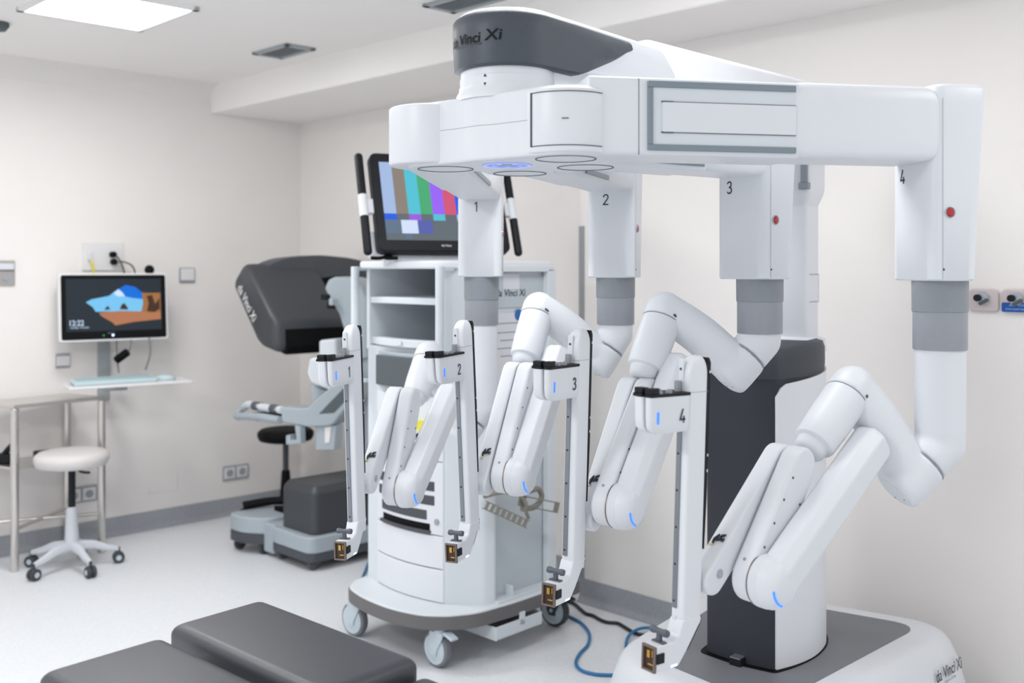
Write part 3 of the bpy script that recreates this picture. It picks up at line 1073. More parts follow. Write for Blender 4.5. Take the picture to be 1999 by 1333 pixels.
ARMS = {
    4: dict(post=(.907, 2.128), T=868, C=(1746, 960), cy=-.02, B0=(1664, 757, 2.13), B1=(1588, 866, 2.06), th=52, Y0=2.08, slot=.45, slz=(1.361, 1.281),
            L1t=(1700, 868), L1b=(1512, 1138), L2t=(1556, 906), L3t=(1520, 897), L3b=(1380, 1130), st=(1354, 694), sb=(1339, 1205), cz=801, mz=1238, lift=0.0),
    3: dict(post=(.604, 2.448), T=664, C=(1415, 744), cy=-.02, B0=(1298, 607, 2.43), B1=(1259, 718, 2.37), th=35, Y0=2.38, slot=.28, slz=(1.372, 1.295),
            L1t=(1325, 715), L1b=(1225, 989), L2t=(1262, 768), L3t=(1228, 768), L3b=(1150, 1011), st=(1131, 642), sb=(1119, 1100), cz=741, mz=1118, lift=0.0),
    2: dict(post=(.301, 2.919), T=652, C=(1157, 724), cy=-.02, B0=(1052, 602, 2.88), B1=(1025, 697, 2.80), th=28, Y0=2.80, slot=.34, slz=(1.369, 1.291),
            L1t=(1090, 695), L1b=(1017, 931), L2t=(1030, 733), L3t=(1000, 735), L3b=(943, 946), st=(902, 625), sb=(918, 1030), cz=713, mz=1042, lift=0.0),
    1: dict(post=(-.099, 3.258), T=795, C=(893, 858), cy=-.02, B0=(838, 694, 3.22), B1=(812, 772, 3.12), th=18, Y0=3.0, slot=.6, slz=(1.352, 1.271),
            L1t=(878, 772), L1b=(802, 955), L2t=(800, 780), L3t=(768, 780), L3b=(717, 943), st=(685, 634), sb=(697, 1030), cz=719, mz=1038, lift=0.0),
}
WORDS = {1: 'one', 2: 'two', 3: 'three', 4: 'four'}
HB = 1.426

def build_arm(k):
    a = ARMS[k]
    po = V((a['post'][0], a['post'][1], 0))
    pv = PIV[k]
    d = (po - pv)
    L = d.length
    d.normalize()
    v = V((d.y, -d.x, 0))                        # side of the arm that faces the camera or right
    P = lambda u, w, z, o=po: V((o.x, o.y, z)) + d * u + v * w
    # --- post housing + inner boom + shoulder: the arm itself
    w0 = -.09 if k > 2 else -.072
    b = B()
    def hr(u0, u1, w0, w1, z, r=.028):
        q = rpoly([(u0, w0), (u1, w0), (u1, w1), (u0, w1)], r, 5)
        return [P(x, y, z) for x, y in q]
    b.loft([hr(-.057, .040, w0 + .003, .067, HB + .0005), hr(-.060, .043, w0, .07, HB + .004), hr(-.060, .052, w0, .07, 1.60), hr(-.060, .066, w0, .07, 1.79), hr(-.060, .069, w0, .07, 1.822), hr(-.055, .066, w0 + .004, .066, 1.829), hr(-.047, .058, w0 + .012, .058, 1.832)])
    am = b.build('robot_arm', M['white'], rob, angle=42, label='white robot arm number ' + WORDS[k])
    s1 = a['slot']
    b = B()
    b.rcyl((pv.x, pv.y, 1.672), (pv.x, pv.y, 1.796), 0.088 if k != 1 else .096, e=.006, seg=40)
    b.build('shoulder', M['white'], am, angle=42)
    b = B()
    Q = lambda u, w, z: V((pv.x, pv.y, z)) + d * u + v * w
    zt = 1.822 if k == 4 else 1.81
    body = rpoly([(-.068, 1.670), (.068, 1.670), (.068, zt), (-.068, zt)], .010, 3)
    b.loft([[Q(.03, x, z) for x, z in body], [Q(s1 + .01, x, z) for x, z in body]])
    b.build('inner_boom', M['white'], am, angle=42)
    # --- outer end block
    b = B()
    blk = rpoly([(-.066, 1.672), (.066, 1.672), (.072, 1.70), (.072, zt - .02), (.062, zt + .003), (-.062, zt + .003), (-.072, zt - .02), (-.072, 1.70)], .022, 4)
    b.loft([[Q(s1, x * .955, 1.745 + (z - 1.745) * .96) for x, z in blk], [Q(s1 + .010, x * .968, 1.745 + (z - 1.745) * .98) for x, z in blk], [Q(s1 + .024, x * .992, z) for x, z in blk], [Q(s1 + .036, x, z) for x, z in blk], [Q(L - .075, x, z) for x, z in blk], [Q(L - .058, x * .97, 1.745 + (z - 1.745) * .97) for x, z in blk], [Q(L - .04, x * .9, 1.745 + (z - 1.745) * .9) for x, z in blk]])
    b.build('end_block', M['white'], am, angle=40)
    # --- slide frames on both flanks
    for sgn in (1, -1):
        fn = planar(Q(0, sgn * .068, 0), d * sgn, Z)
        f2 = lambda u, z, f=fn, s=sgn: f(u * s, z)
        u0, u1 = .145, s1 + .002
        if u1 - u0 < .06:
            u0 = u1 - .09
        b = B()
        for rect_ in ((u0, 1.802, u1, 1.8145), (u0, 1.680, u1, 1.692), (u0, 1.692, u0 + .011, 1.802)):
            x0, y0, x1, y1 = rect_
            c = Q((x0 + x1) / 2, sgn * .0685, (y0 + y1) / 2)
            b.box(c, (x1 - x0, .009, y1 - y0), (d, v, Z))
        b.build('slide_frame', M['frame'], am, bevel=.0015)
        b = B()
        c = Q((u0 + u1) / 2 + .004, sgn * .0675, 1.747)
        b.box(c, (u1 - u0 - .008, .004, .114), (d, v, Z))
        b.build('slide_recess', M['pale'], am, smooth=False)
        b = B()
        c = Q((u0 + .03 + u1) / 2, sgn * .0690, 1.745)
        b.box(c, (u1 - u0 - .03, .006, .058), (d, v, Z))
        pn_ = b.build('slide_panel', M['white2'], am, bevel=.001)
        b = B()
        for zz in (1.7155, 1.7745):
            b.box(Q((u0 + .03 + u1) / 2, sgn * .0698, zz), (u1 - u0 - .03, .003, .0014), (d, v, Z))
            b.box(Q(u0 + .04, sgn * .0698, zz), (.024, .004, .0028), (d, v, Z))
        b.build('panel_gap', M['seam'], am, smooth=False)
    # seams at the shoulder door
    if k == 4:
        b = B()
        rings = []
        for t_ in range(13):
            an = math.atan2(v.y, v.x) + math.radians(-62 + 100 * t_ / 12)
            rings.append(an)
        for zz in (1.786, 1.684):
            r = [[V((pv.x + rad * math.cos(an), pv.y + rad * math.sin(an), z_)) for rad, z_ in ((.0875, zz), (.0892, zz), (.0892, zz + .0016), (.0875, zz + .0016))] for an in rings]
            b.loft(r)
        an = rings[0]
        q = V((pv.x + .088 * math.cos(an), pv.y + .088 * math.sin(an), 1.736))
        b.box(q, (.004, .003, .104), (V((math.cos(an), math.sin(an), 0)), V((-math.sin(an), math.cos(an), 0)), Z))
        an = math.atan2(v.y, v.x) - .25
        q = V((pv.x + .0885 * math.cos(an), pv.y + .0885 * math.sin(an), 1.735))
        b.box(q, (.002, .013, .0016), (V((math.cos(an), math.sin(an), 0)), V((-math.sin(an), math.cos(an), 0)), Z))
        b.box(Q(.128, .0682, 1.745), (.0009, .0012, .148), (d, v, Z))
        b.build('shoulder_seam', M['seam'], am, smooth=False)
    if k == 1:
        b = B()
        an = math.atan2(H.y - pv.y, H.x - pv.x)
        an = math.radians(-62)
        q = V((pv.x + .0955 * math.cos(an), pv.y + .0955 * math.sin(an), 1.734))
        b.box(q, (.003, .0016, .118), (V((math.cos(an), math.sin(an), 0)), V((-math.sin(an), math.cos(an), 0)), Z))
        b.build('shoulder_seam', M['seam'], am, smooth=False)
    # --- number on the hub-facing face, button and seams on the flank
    fn = planar(P(-.0553, -.040, 1.632), -v if False else v, Z)
    fn = planar(P(-.0606, -.042 if k > 2 else -.012, 1.634), v, Z)
    b = B(); digit(b, str(k), fn, .031); b.build('number', M['ink'], am, smooth=False, label='number %d in dark figures' % k)
    b = B(); slab(b, planar(P(-.040, .0699, HB), d, Z), [(-.0003, .004), (.0003, .004), (.0003, .375), (-.0003, .375)], .0004); b.build('housing_seam', M['seam_l'], am, smooth=False)
    b = B(); b.cyl(P(-.038, .0695, 1.450), P(-.038, .0708, 1.450), .0022, seg=12); b.build('screw', M['screw'], am)
    bp = P(-.024, .070, 1.567)
    b = B(); b.lathe(bp - v * .002, v, [(0, .0115), (.004, .0115), (.005, .0105), (.0035, .0090)], 28); b.build('button_ring', M['chrome'], am)
    b = B(); b.lathe(bp - v * .001, v, [(0, .0088), (.003, .0088), (.0055, .006), (.006, 0)], 24); b.build('button', M['red'], am, label='red round button')
    # --- telescoping sleeves and tube
    z1, z2 = a['slz']
    b = B(); b.lathe((po.x, po.y, z1), Z, [(0, .0552), (.001, .0562), (HB + .01 - z1, .0566)], 48); b.build('outer_sleeve', M['sleeve'], am, label='grey upper sleeve')
    b = B(); b.lathe((po.x, po.y, z2), Z, [(0, .0538), (.001, .0543), (z1 - z2 + .004, .0545)], 48); b.build('inner_sleeve', M['sleeve2'], am, label='grey lower sleeve')
    Tz = CAM_H - (a['T'] - HOR) * po.y / FPX
    T = V((po.x, po.y, Tz))
    C = at(a['C'][0], a['C'][1], po.y + a['cy'])
    ax = (C - T).normalized()
    LC = (C - T).length
    if z2 - Tz > .05:
        b = B(); b.cyl((po.x, po.y, Tz + .03), (po.x, po.y, z2 + .002), .0505, .0512, seg=48); b.build('tube', M['white2'], am)
    # elbow from the tube to the joint plane
    b = B()
    b.cyl((po.x, po.y, Tz - .0), (po.x, po.y, max(Tz + .034, min(z2, Tz + .06))), .0502, .0506, seg=40)
    b.ball(T, .0505, 32, 20)
    b.cyl(T, T + ax * (LC * .36), .0505, .0500, seg=40)
    b.build('elbow', M['white2'], am, remesh=(.0045, 8))
    # joint seam
    J = T + ax * (LC * .37)
    b = B(); b.lathe(J, ax, [(0, .0495), (.0003, .0508), (.0014, .0508), (.0017, .0495)], 48); b.build('joint_seam', M['seam_l'], am)
    b = B()
    u_ = ax.cross(Z).normalized(); w_ = u_.cross(ax)
    for j, aa in enumerate((-25, -12, 4, 20)):
        e = (-Y * 1.0 - ax * (-Y).dot(ax)).normalized()
        e = (Matrix.Rotation(math.radians(aa + 30), 3, ax) @ e)
        q = J + ax * (.012 + .003 * (j % 2)) + e * .0503
        b.box(q, (.010 if j % 2 else .006, .0022, .0014), (ax, ax.cross(e), e))
    b.build('joint_marks', M['ink'], am, smooth=False)
    # elbow link: joint drum, link, head of the barrel
    B0 = at(*a['B0']); B1 = at(*a['B1'])
    bx = (B1 - B0).normalized()
    E = T + ax * (LC * .68)
    b = B()
    LJ = (C - J).length
    b.lathe(J, ax, [(0, .0495), (.001, .0512), (.010, .0525), (LJ * .6, .0525), (LJ - .010, .0510), (LJ - .003, .0475), (LJ, .041)], 40)
    dl = (B0 - E)
    stp = 10
    side = bx.cross(dl).normalized()
    rr0, rr1 = .046, .045
    pathp = [E, E.lerp(B0, .5) + (Z * .010), B0]
    b.tube(pathp, .046, seg=32, smooth=8, radii=[.0505, .0495, .0465])
    b.ball(B0, .0475, 32, 20)
    b.cyl(B0, B0 + bx * .028, .0475, .0475, seg=40)
    b.build('elbow_link', M['white2'], am, remesh=(.0045, 10))
    b = B(); q = C + ax * .0005; b.lathe(q - ax * .003, ax, [(0, .036), (.0035, .036), (.0040, .0345)], 40); b.build('joint_cap', M['white2'], am)
    b = B()
    for sx_ in (.5, -.8):
        e = (u_ * sx_ - w_ * .6).normalized() * .026
        b.cyl(C + e, C + e + ax * .0018, .0022, seg=10)
    b.build('screw', M['screw'], am)
    # barrel
    LB = (B1 - B0).length
    b = B(); b.lathe(B0 + bx * .0285, bx, [(0, .0455), (.001, .0465), (LB * .5, .0455), (LB - .035, .0430), (LB - .0295, .0415), (LB - .0275, .0385), (LB - .026, .034), (LB - .010, .032), (LB - .003, .027), (LB - .001, .02)], 44)
    b.build('barrel', M['white2'], am, angle=40)
    b = B(); b.lathe(B0 + bx * .0268, bx, [(0, .044), (.0003, .0470), (.0012, .0470), (.0015, .044)], 48); b.build('barrel_seam', M['seam_l'], am)
    e = (-Y - bx * (-Y).dot(bx)).normalized()
    e = Matrix.Rotation(math.radians(-38), 3, bx) @ e
    b = B(); b.box(B0 + bx * .020 + e * .0466, (.0055, .034, .003), (bx, bx.cross(e), e)); b.build('barrel_slot', M['seam'], am, bevel=.001)
    # --- the three-bar linkage
    th = math.radians(a['th'])
    n = V((math.cos(th), -math.sin(th), 0))
    m = V((-math.sin(th), -math.cos(th), 0))
    wd = .047
    L1t = at(a['L1t'][0], a['L1t'][1], a['Y0'])
    L1b = inplane(L1t, a['L1b'][0], a['L1b'][1], n)
    L2b = L1b - n * wd
    L2t = inplane(L2b, a['L2t'][0], a['L2t'][1], n)
    L3t = L2t - n * (wd * .93)
    L3b = inplane(L3t, a['L3b'][0], a['L3b'][1], n)
    # upper link: octagonal bar with domed joint
    dd = (L1b - L1t).normalized()
    t = n.cross(dd).normalized()
    LL = (L1b - L1t).length
    b = B()
    def octr(p, hn, ht, c=.48):
        return [p + n * (x * hn) + t * (y * ht) for x, y in ((1, -1 + c), (1, 1 - c), (1 - c, 1), (-1 + c, 1), (-1, 1 - c), (-1, -1 + c), (-1 + c, -1), (1 - c, -1))]
    rings = []
    hn, ht = .036, .0425
    for q in (0, .25, .5, .75, 1):
        an = q * PI / 2
        rings.append(octr(L1t - dd * (.022 * math.cos(an) - .002) + n * 0, hn * (.45 + .55 * math.sin(an)), ht * (.45 + .55 * math.sin(an))))
    for q in (.2, .5, .8):
        rings.append(octr(L1t + dd * (LL * q), hn - .002 * q, ht))
    rings.append(octr(L1b - dd * .004, hn - .003, ht * .99))
    b.loft(rings)
    o_ = b.build('upper_link', M['white2'], am, bevel=.005, seg=3, angle=25)
    b = B()
    b.lathe(L1b - n * .026, n, [(0, .0485), (.004, .0505), (.020, .0505), (.0205, .0498), (.030, .0490), (.044, .044), (.053, .036), (.058, .024), (.060, 0)], 48)
    b.build('link_joint', M['white2'], am, angle=40)
    b = B(); b.lathe(L1b - n * .0285, n, [(0, .046), (.0003, .0495), (.0022, .0495), (.0025, .046)], 48); b.build('bronze_ring', M['bronze'], am, label='thin bronze joint ring')
    # blue light arc on the domed end
    arc = []
    for q in range(13):
        an = math.radians(4 + 66 * q / 12)
        r_ = .040
        vec = (-t * 0 + Z * math.sin(an) * 0)
        hx = -Z; hy = m
        dirv = m * math.cos(an) - Z * math.sin(an)
        arc.append(L1b + n * .0262 + dirv * .0366)
    b = B(); b.tube(arc, .0022, seg=8); b.build('light_arc', M['blue_led'], am, label='glowing blue arc')
    # middle link
    b = B(); pl, vec, nn, d2, t2 = stadium(L2t, L2b, .036, .0465, n, .042)
    b.prism(pl, vec); b.build('middle_link', M['white2'], am, bevel=.009, seg=4, angle=30)
    b = B()
    for q in (.16, .36, .57, .78):
        p = L2t.lerp(L2b, q) + nn * .0205 + (t2 if t2.dot(m) > 0 else -t2) * (.036 + .01 * q - .013)
        b.cyl(p, p + nn * .0012, .0026, seg=12)
    p = L2t.lerp(L2b, .30) + nn * .0205 - (t2 if t2.dot(m) > 0 else -t2) * .024
    b.cyl(p, p + nn * .0012, .0026, seg=12)
    b.build('screw_holes', M['screw'], am)
    sg = (t2 if t2.dot(m) > 0 else -t2)
    b = B(); p = L2t.lerp(L2b, .93) + sg * .0462; b.cyl(p - sg * .001, p + sg * .0008, .0032, seg=14); b.build('screw', M['sleeve2'], am)
    # lower link
    b = B(); pl, vec, nn, d3, t3 = stadium(L3t, L3b, .035, .027, n, .040)
    b.prism(pl, vec); b.build('lower_link', M['white2'], am, bevel=.006, seg=4, angle=30)
    b = B(); p = L3b.lerp(L3t, .06) + nn * .0195; b.lathe(p, nn, [(0, .0092), (.0014, .0092), (.002, .0080), (.0012, .0060), (.0012, .0048), (.0026, .0044), (.0026, 0)], 28); b.build('pivot_screw', M['chrome'], am)
    b = B(); b.lathe(p - nn * 0 + d3 * .021 + (-m) * .004, nn, [(0, .0055), (.001, .0055), (.001, 0)], 18); b.build('pivot_plug', M['white'], am)
    # emblem on the front edge of the lower link
    sg3 = (t3 if t3.dot(m) > 0 else -t3)
    L3L = (L3b - L3t).length
    p = L3b - d3 * (L3L * .245) + sg3 * (.0285 + .0012)
    p += sg3 * 0.0006
    xd, yd = (nn - sg3 * nn.dot(sg3)).normalized(), -d3
    if xd.cross(yd).dot(sg3) < 0:
        fx_ = lambda u, w, lift=.0: p + xd * u + yd * w + sg3 * (.0012 + lift)
    else:
        fx_ = lambda u, w, lift=.0: p + xd * u + yd * w + sg3 * (.0012 + lift)
    b = B()
    def blob(pts):
        b.prism([fx_(x * .0011, y * .0011, -.003) for x, y in pts], sg3 * .0042)
    blob([(-8, -10), (-9, -2), (-5, 5), (-2, 9), (-3, 1), (-5, -4), (-6, -12)])
    blob([(-3, -5), (0, 2), (5, 4), (8, 2), (3, -3)])
    blob([(1, 4), (4, 9), (11, 11), (8, 6)])
    blob([(4, -3), (9, -1), (12, 3), (11, -4)])
    b.build('emblem', M['ink'], am, smooth=False, label='small dark leaf-like symbol')
    b = B()
    b.prism([fx_(x * .0011, y * .0011, -.003) for x, y in ((-12, -16), (-4, -15), (-7, -10))], sg3 * .0042)
    b.build('emblem', M['sand'], am, smooth=False, label='small yellow triangle')
    # --- insertion rail (spar)
    sY = (L3b + m * .052).y
    st, sb = at(a['st'][0], a['st'][1], sY), at(a['sb'][0], a['sb'][1], sY)
    sd = (st - sb).normalized()
    SL = (st - sb).length
    sn = (n - sd * n.dot(sd)).normalized()
    sm = sn.cross(sd)
    if sm.dot(m) < 0:
        sm = -sm
    b = B()
    def sr(h, cn, cm, kn=1.0, km=1.0, o=0.0):
        q = rpoly([(-.0155 * kn, -.025 * km + o), (.0155 * kn, -.025 * km + o), (.0155 * kn, .025 * km + o), (-.0155 * kn, .025 * km + o)], .006, 3)
        return [sb + sd * h + sn * x + sm * y for x, y in q]
    rings = [sr(-.01, 0, 0), sr(SL - .038, 0, 0)]
    for q in (.25, .45, .62, .78, .9, .97, 1.0):
        rings.append(sr(SL - .038 + .038 * q, 0, 0, math.sqrt(max(.05, 1 - (q ** 3) * .75)), .25 + .75 * math.sqrt(max(0.0, 1 - q * q)), -.025 * (1 - (.25 + .75 * math.sqrt(max(0, 1 - q * q)))) * .35))
    b.loft(rings)
    sp_ = b.build('insertion_rail', M['white'], am, angle=40)
    S = lambda h, x, y: sb + sd * h + sn * x + sm * y
    b = B(); b.box(S(SL - .066, 0, 0), (.0316, .0508, .0008), (sn, sm, sd)); b.build('rail_seam', M['seam_l'], am, smooth=False)
    b = B()
    pr_ = [(.26 * SL, -.0255), (.26 * SL, -.028), (.50 * SL, -.032), (SL - .012, -.032), (SL - .003, -.027), (SL - .003, -.0215)]
    b.prism([S(h, -.015, y) for h, y in pr_], sn * .0305)
    b.build('back_strip', M['black'], am, bevel=.002, label='black strip along the back')
    b = B()
    for h in (SL - .03, SL * .62, SL * .56):
        b.box(S(h, .0157, -.0292), (.0008, .003, .005), (sn, sm, sd))
    b.build('strip_marks', M['paper'], am, smooth=False)
    rz0, rz1 = .012, SL * .80
    b = B(); b.box(S((rz0 + rz1) / 2 + .01, -.0055, .0262), (.0105, .004, rz1 - rz0), (sn, sm, sd)); b.build('steel_track', M['rail'], am, bevel=.0006)
    b = B()
    for q in range(6):
        p = S(.035 + (rz1 - .05) * q / 5.0, -.0055, .0282)
        b.cyl(p, p + sm * .0008, .0022, seg=10)
    b.build('track_screws', M['ink'], am)
    b = B(); b.box(S(-.004, -.0055, .0258), (.009, .002, .022), (sn, sm, sd)); b.build('track_stop', M['white2'], am, bevel=.0006)
    # carriage
    hcz = CAM_H - (a['cz'] - HOR) * sY / FPX
    hh = (hcz - sb.z) / sd.z
    b = B()
    cl0 = .104 if k == 4 else .118
    rings = []
    for q, kx in ((-.034, .80), (-.030, .90), (-.022, .965), (-.008, .985), (.032, 1.0)):
        ol_ = rpoly([(.0185 * kx, .026), (.0185 * kx, .026 + cl0 * kx), (.004, .026 + cl0 * kx), (.004, .026 + (cl0 - .012) * kx), (-.0, .026 + (cl0 - .012) * kx), (-.0, .026 + (cl0 + .002) * kx), (-.024 * kx, .026 + (cl0 + .002) * kx), (-.026 * kx, .026)], [.004, .010, .004, .001, .001, .004, .010, .004], 3)
        rings.append([S(hh + q, x, y) for x, y in ol_])
    b.loft(rings)
    b.build('carriage', M['white2'], am, angle=40)
    ol_ = rpoly([(.020, .0255), (.020, cl0 + .0265), (.004, cl0 + .0275), (.004, cl0 + .0165), (.0, cl0 + .0165), (.0, cl0 + .0295), (-.0265, cl0 + .0295), (-.0275, .0255)], [.003, .008, .003, .001, .001, .003, .008, .003], 3)
    b = B(); b.loft([[S(hh + .0325, x, y) for x, y in ol_], [S(hh + .0375, x, y) for x, y in ol_]])
    cp = b.build('carriage_top', M['black'], am, smooth=False)
    b = B()
    b.box(S(hh + .0425, .010, cl0 + .014), (.016, .022, .011), (sn, sm, sd)); b.box(S(hh + .0425, -.013, cl0 + .017), (.020, .018, .011), (sn, sm, sd))
    b.build('latch', M['black'], cp, bevel=.0015)
    for x, y in ((.010, .100), (-.012, .105), (.010, .075), (-.012, .08)):
        b = B(); b.cyl(S(hh + .0375, x, y), S(hh + .0425, x, y), .0065, seg=16); b.cyl(S(hh + .0425, x, y), S(hh + .0445, x, y), .003, seg=10); b.build('drive_disc', M['sleeve2'], cp)
    b = B(); b.box(S(hh + .047, -.004, .036), (.010, .010, .020), (sn, sm, sd)); b.build('connector', M['sleeve2'], cp, bevel=.001)
    b = B(); b.box(S(hh + .066, -.005, .0262), (.012, .004, .062), (sn, sm, sd)); b.build('carriage_tongue', M['white2'], am, bevel=.0012)
    b = B(); p = S(hh + .078, -.005, .0283); b.cyl(p, p + sm * .0007, .0026, seg=12); b.build('screw', M['screw'], am)
    fn = planar(S(hh - .012, .0190, .047), -sm, sd)
    xdir = -sm
    if xdir.cross(sd).dot(sn) < 0:
        xdir = sm
    b = B(); digit(b, str(k), planar(S(hh - .017, .0188, .046 if k > 2 else .054), xdir, sd, .0004), .0265, .12); b.build('number', M['ink'], am, smooth=False, label='number %d on the carriage' % k)
    b = B(); slab(b, planar(S(hh - .005, .0184, cl0 + .006), xdir, sd, .0008), rpoly([(-.0022, -.011), (.0022, -.011), (.0022, .011), (-.0022, .011)], .002, 3), .0008); b.build('status_light', M['blue_led'], am, smooth=False, label='blue status light')
    # cannula mount at the foot
    zm = CAM_H - (a['mz'] - HOR) * sY / FPX
    hm = (zm - sb.z) / sd.z
    pr_ = [(.094, 0), (.052, .0), (.036, .008), (.027, .030), (.025, -hm + .004 if -hm > .03 else .034), (-.025, -hm + .004 if -hm > .03 else .034), (-.025, .026), (.012, -.022), (.034, -.047), (.094, -.047)]
    b = B(); b.prism([S(hm + z_, -.0165, y) for y, z_ in pr_], sn * .033); b.build('cannula_mount', M['white'], am, bevel=.004, seg=3, angle=20)
    b = B(); b.prism([S(hm + z_, -.013, y) for y, z_ in ((-.004, .030), (-.029, .034), (-.0285, .022), (.008, -.026))], sn * .0265); b.build('back_latch', M['black'], am, bevel=.002)
    b = B()
    f_ = lambda x, z_: S(hm + z_, x, .094)
    for x0, z0, x1, z1_ in ((-.0165, -.047, .0165, -.043), (-.0165, -.004, .0165, 0), (-.0165, -.043, -.0122, -.004), (.0122, -.043, .0165, -.004)):
        b.box(S(hm + (z0 + z1_) / 2, (x0 + x1) / 2, .0955), (x1 - x0, .006, z1_ - z0), (sn, sm, sd))
    b.build('mount_frame', M['mountbrown'], am, bevel=.0008)
    b = B(); b.box(S(hm - .0235, 0, .0938), (.0244, .0012, .039), (sn, sm, sd)); b.build('mount_opening', M['mountin'], am, smooth=False)
    b = B(); b.box(S(hm - .016, -.001, .0955), (.007, .003, .013), (sn, sm, sd)); b.box(S(hm - .014, .0085, .0955), (.0022, .003, .012), (sn, sm, sd)); b.box(S(hm - .034, .004, .0955), (.012, .002, .003), (sn, sm, (sd + sn * .5).normalized()))
    b.build('contact', M['gold'], am, bevel=.0006)
    for sgn in (1, -1):
        b = B(); b.box(S(hm - .022, sgn * .0172, .084), (.004, .019, .018), (sn, sm, sd)); b.build('side_latch', M['black'], am, bevel=.001)
    b = B(); b.box(S(hm - .0425, .0166, .047), (.0012, .016, .004), (sn, sm, sd)); b.build('foot_light', M['pale_led'], am, bevel=.0005)
    b = B()
    b.box(S(hm + .001, 0, .070), (.027, .012, .003), (sn, sm, sd))
    b.box(S(hm + .009, 0, .070), (.008, .008, .018), (sn, sm, sd))
    b.lathe(S(hm + .020, -.021, .070), sn, [(0, .004), (.001, .0065), (.007, .0072), (.014, .0055), (.028, .0055), (.035, .0072), (.041, .0065), (.042, .004)], 20)
    b.build('mount_handle', M['thandle'], am, angle=50)
    return am
for k in (1, 2, 3, 4):
    build_arm(k)

# ------------------------------------------------------------------ vision cart
CP = V((.72, -.694, 0)).normalized()      # along its front, to the right
CQ = V((.694, .72, 0)).normalized()       # to its back
CF = V((-.590, 4.070, 0))
def tr(a, q, z=0.0):
    return CF + CP * a + CQ * q + Z * z
cart = thing('vision_cart', 'white wheeled equipment cart with open shelves and touchscreen behind the robot arms', 'equipment cart', tr(.3, .25))
# base plate with grey bumper
bo = rpoly([(-.02, -.03), (.03, -.125), (.18, -.165), (.36, -.172), (.50, -.135), (.57, -.075), (.625, .02), (.64, .20), (.64, .60), (-.02, .60)], [.03, .05, .1, .1, .08, .02, .04, .05, .04, .04], 4)
b = B(); b.loft([[tr(x, y, .146) for x, y in bo], [tr(x, y, .196) for x, y in bo]]); b.build('bumper', M['band'], cart, bevel=.004, angle=40, label='grey bumper band')
c_ = V((.3, .2))
b = B(); b.loft([[tr(*(c_ + (p - c_) * .992), .194) for p in bo], [tr(*(c_ + (p - c_) * .985), .203) for p in bo]]); b.build('base_plate', M['pale'], cart, bevel=.003, angle=40)
# casters
def caster(a, q, nrm, grey=True):
    p = tr(a, q)
    n = V(nrm).normalized()
    f = n.cross(Z)
    r = .066
    w = p + f * .018 + Z * r
    b = B()
    b.lathe(w - n * .016, n, [(0, r * .86), (.003, r * .97), (.008, r), (.024, r), (.029, r * .97), (.032, r * .86)], 36)
    wh = b.build('caster_wheel', M['tyre'] if grey else M['rubber'], cart, angle=40)
    b = B(); b.lathe(w + n * .013, n, [(0, r * .82), (.0045, r * .82), (.005, r * .70), (.004, r * .66), (.0055, r * .60), (.006, r * .2), (.012, .010), (.013, 0)], 32)
    b.build('wheel_disc', M['casterg'], wh, angle=40)
    b = B(); b.lathe(w - n * .013, -n, [(0, r * .82), (.0045, r * .82), (.005, r * .2), (.011, 0)], 32)
    b.build('wheel_disc', M['casterg'] if grey else M['rubber'], wh, angle=40)
    b = B()
    for s in (1, -1):
        o = w + n * s * .0225
        top = V((p.x, p.y, .128)) + n * s * .020
        pts = [o - f * .017 - Z * .018, o + f * .012 - Z * .018, o + f * .022, top + f * .040, top + f * .030 + Z * .008, top - f * .032 + Z * .008, top - f * .030 - Z * .012, o - f * .020]
        b.prism([q_ - n * .003 for q_ in pts], n * .006)
    b.box(V((p.x, p.y, .129)) + f * .002, (.066, .05, .012), (f, n, Z))
    b.build('caster_fork', M['casterg'] if grey else M['rubber'], cart, bevel=.002)
    b = B(); b.cyl((p.x, p.y, .125), (p.x, p.y, .148), .026, seg=24); b.build('caster_plate', M['casterg'] if grey else M['rubber'], cart)
    b = B(); b.box(V((p.x, p.y, .122)) - f * .052 + Z * .006, (.05, .034, .010), ((f * .95 + Z * .3).normalized(), n, (Z * .95 - f * .3).normalized())); b.build('caster_brake', M['casterg'] if grey else M['rubber'], cart, bevel=.003)
wn = V((-.66, -.75, 0))
caster(.055, -.085, wn)
caster(.525, -.068, V((-.70, -.71, 0)))
caster(.555, .545, V((-.62, -.78, 0)), False)
caster(.045, .545, wn)

# body: lower cabinet
wall_t = .018
b = B()
lo = rpoly([(0, .0), (.47, 0), (.585, .095), (.60, .13), (.60, .14), (.57, .14), (.57, .46), (0, .46)], [.02, .01, .01, .02, .002, .002, .002, .02], 3)
b.loft([[tr(x, y, .203) for x, y in lo], [tr(x, y, 1.135) for x, y in lo]])
b.build('cabinet', M['pale'], cart, angle=25)
# bowed white front
def bow(a, base=-.004):
    t_ = (a - .27) / .20
    return base - .030 * (1 - t_ * t_)
def bow_panel(name, z0, z1, a0, a1, m, dep=.0, th=.02, parent=None, bev=.004, n=14):
    b = B()
    rings = []
    for i in range(n + 1):
        a = a0 + (a1 - a0) * i / n
        y = bow(a) - dep
        rings.append([tr(a, y, z0), tr(a, y, z1), tr(a, y + th, z1), tr(a, y + th, z0)])
    b.loft(rings)
    return b.build(name, m, parent or cart, bevel=bev, angle=50)
for z0, z1 in ((.205, .327), (.331, .452), (.732, .97)):
    bow_panel('front_panel', z0, z1, .075, .468, M['white'], th=.045)
fp = bow_panel('vent_panel', .456, .728, .075, .468, M['white'], th=.045)
for z0, a0, a1, dk in ((.618, .10, .43, 0), (.565, .10, .43, 0), (.508, .125, .395, 0)):
    bow_panel('vent_slot', z0, z0 + .036, a0, a1, M['cdark2'], dep=.0025, th=.02, parent=fp, bev=.002)
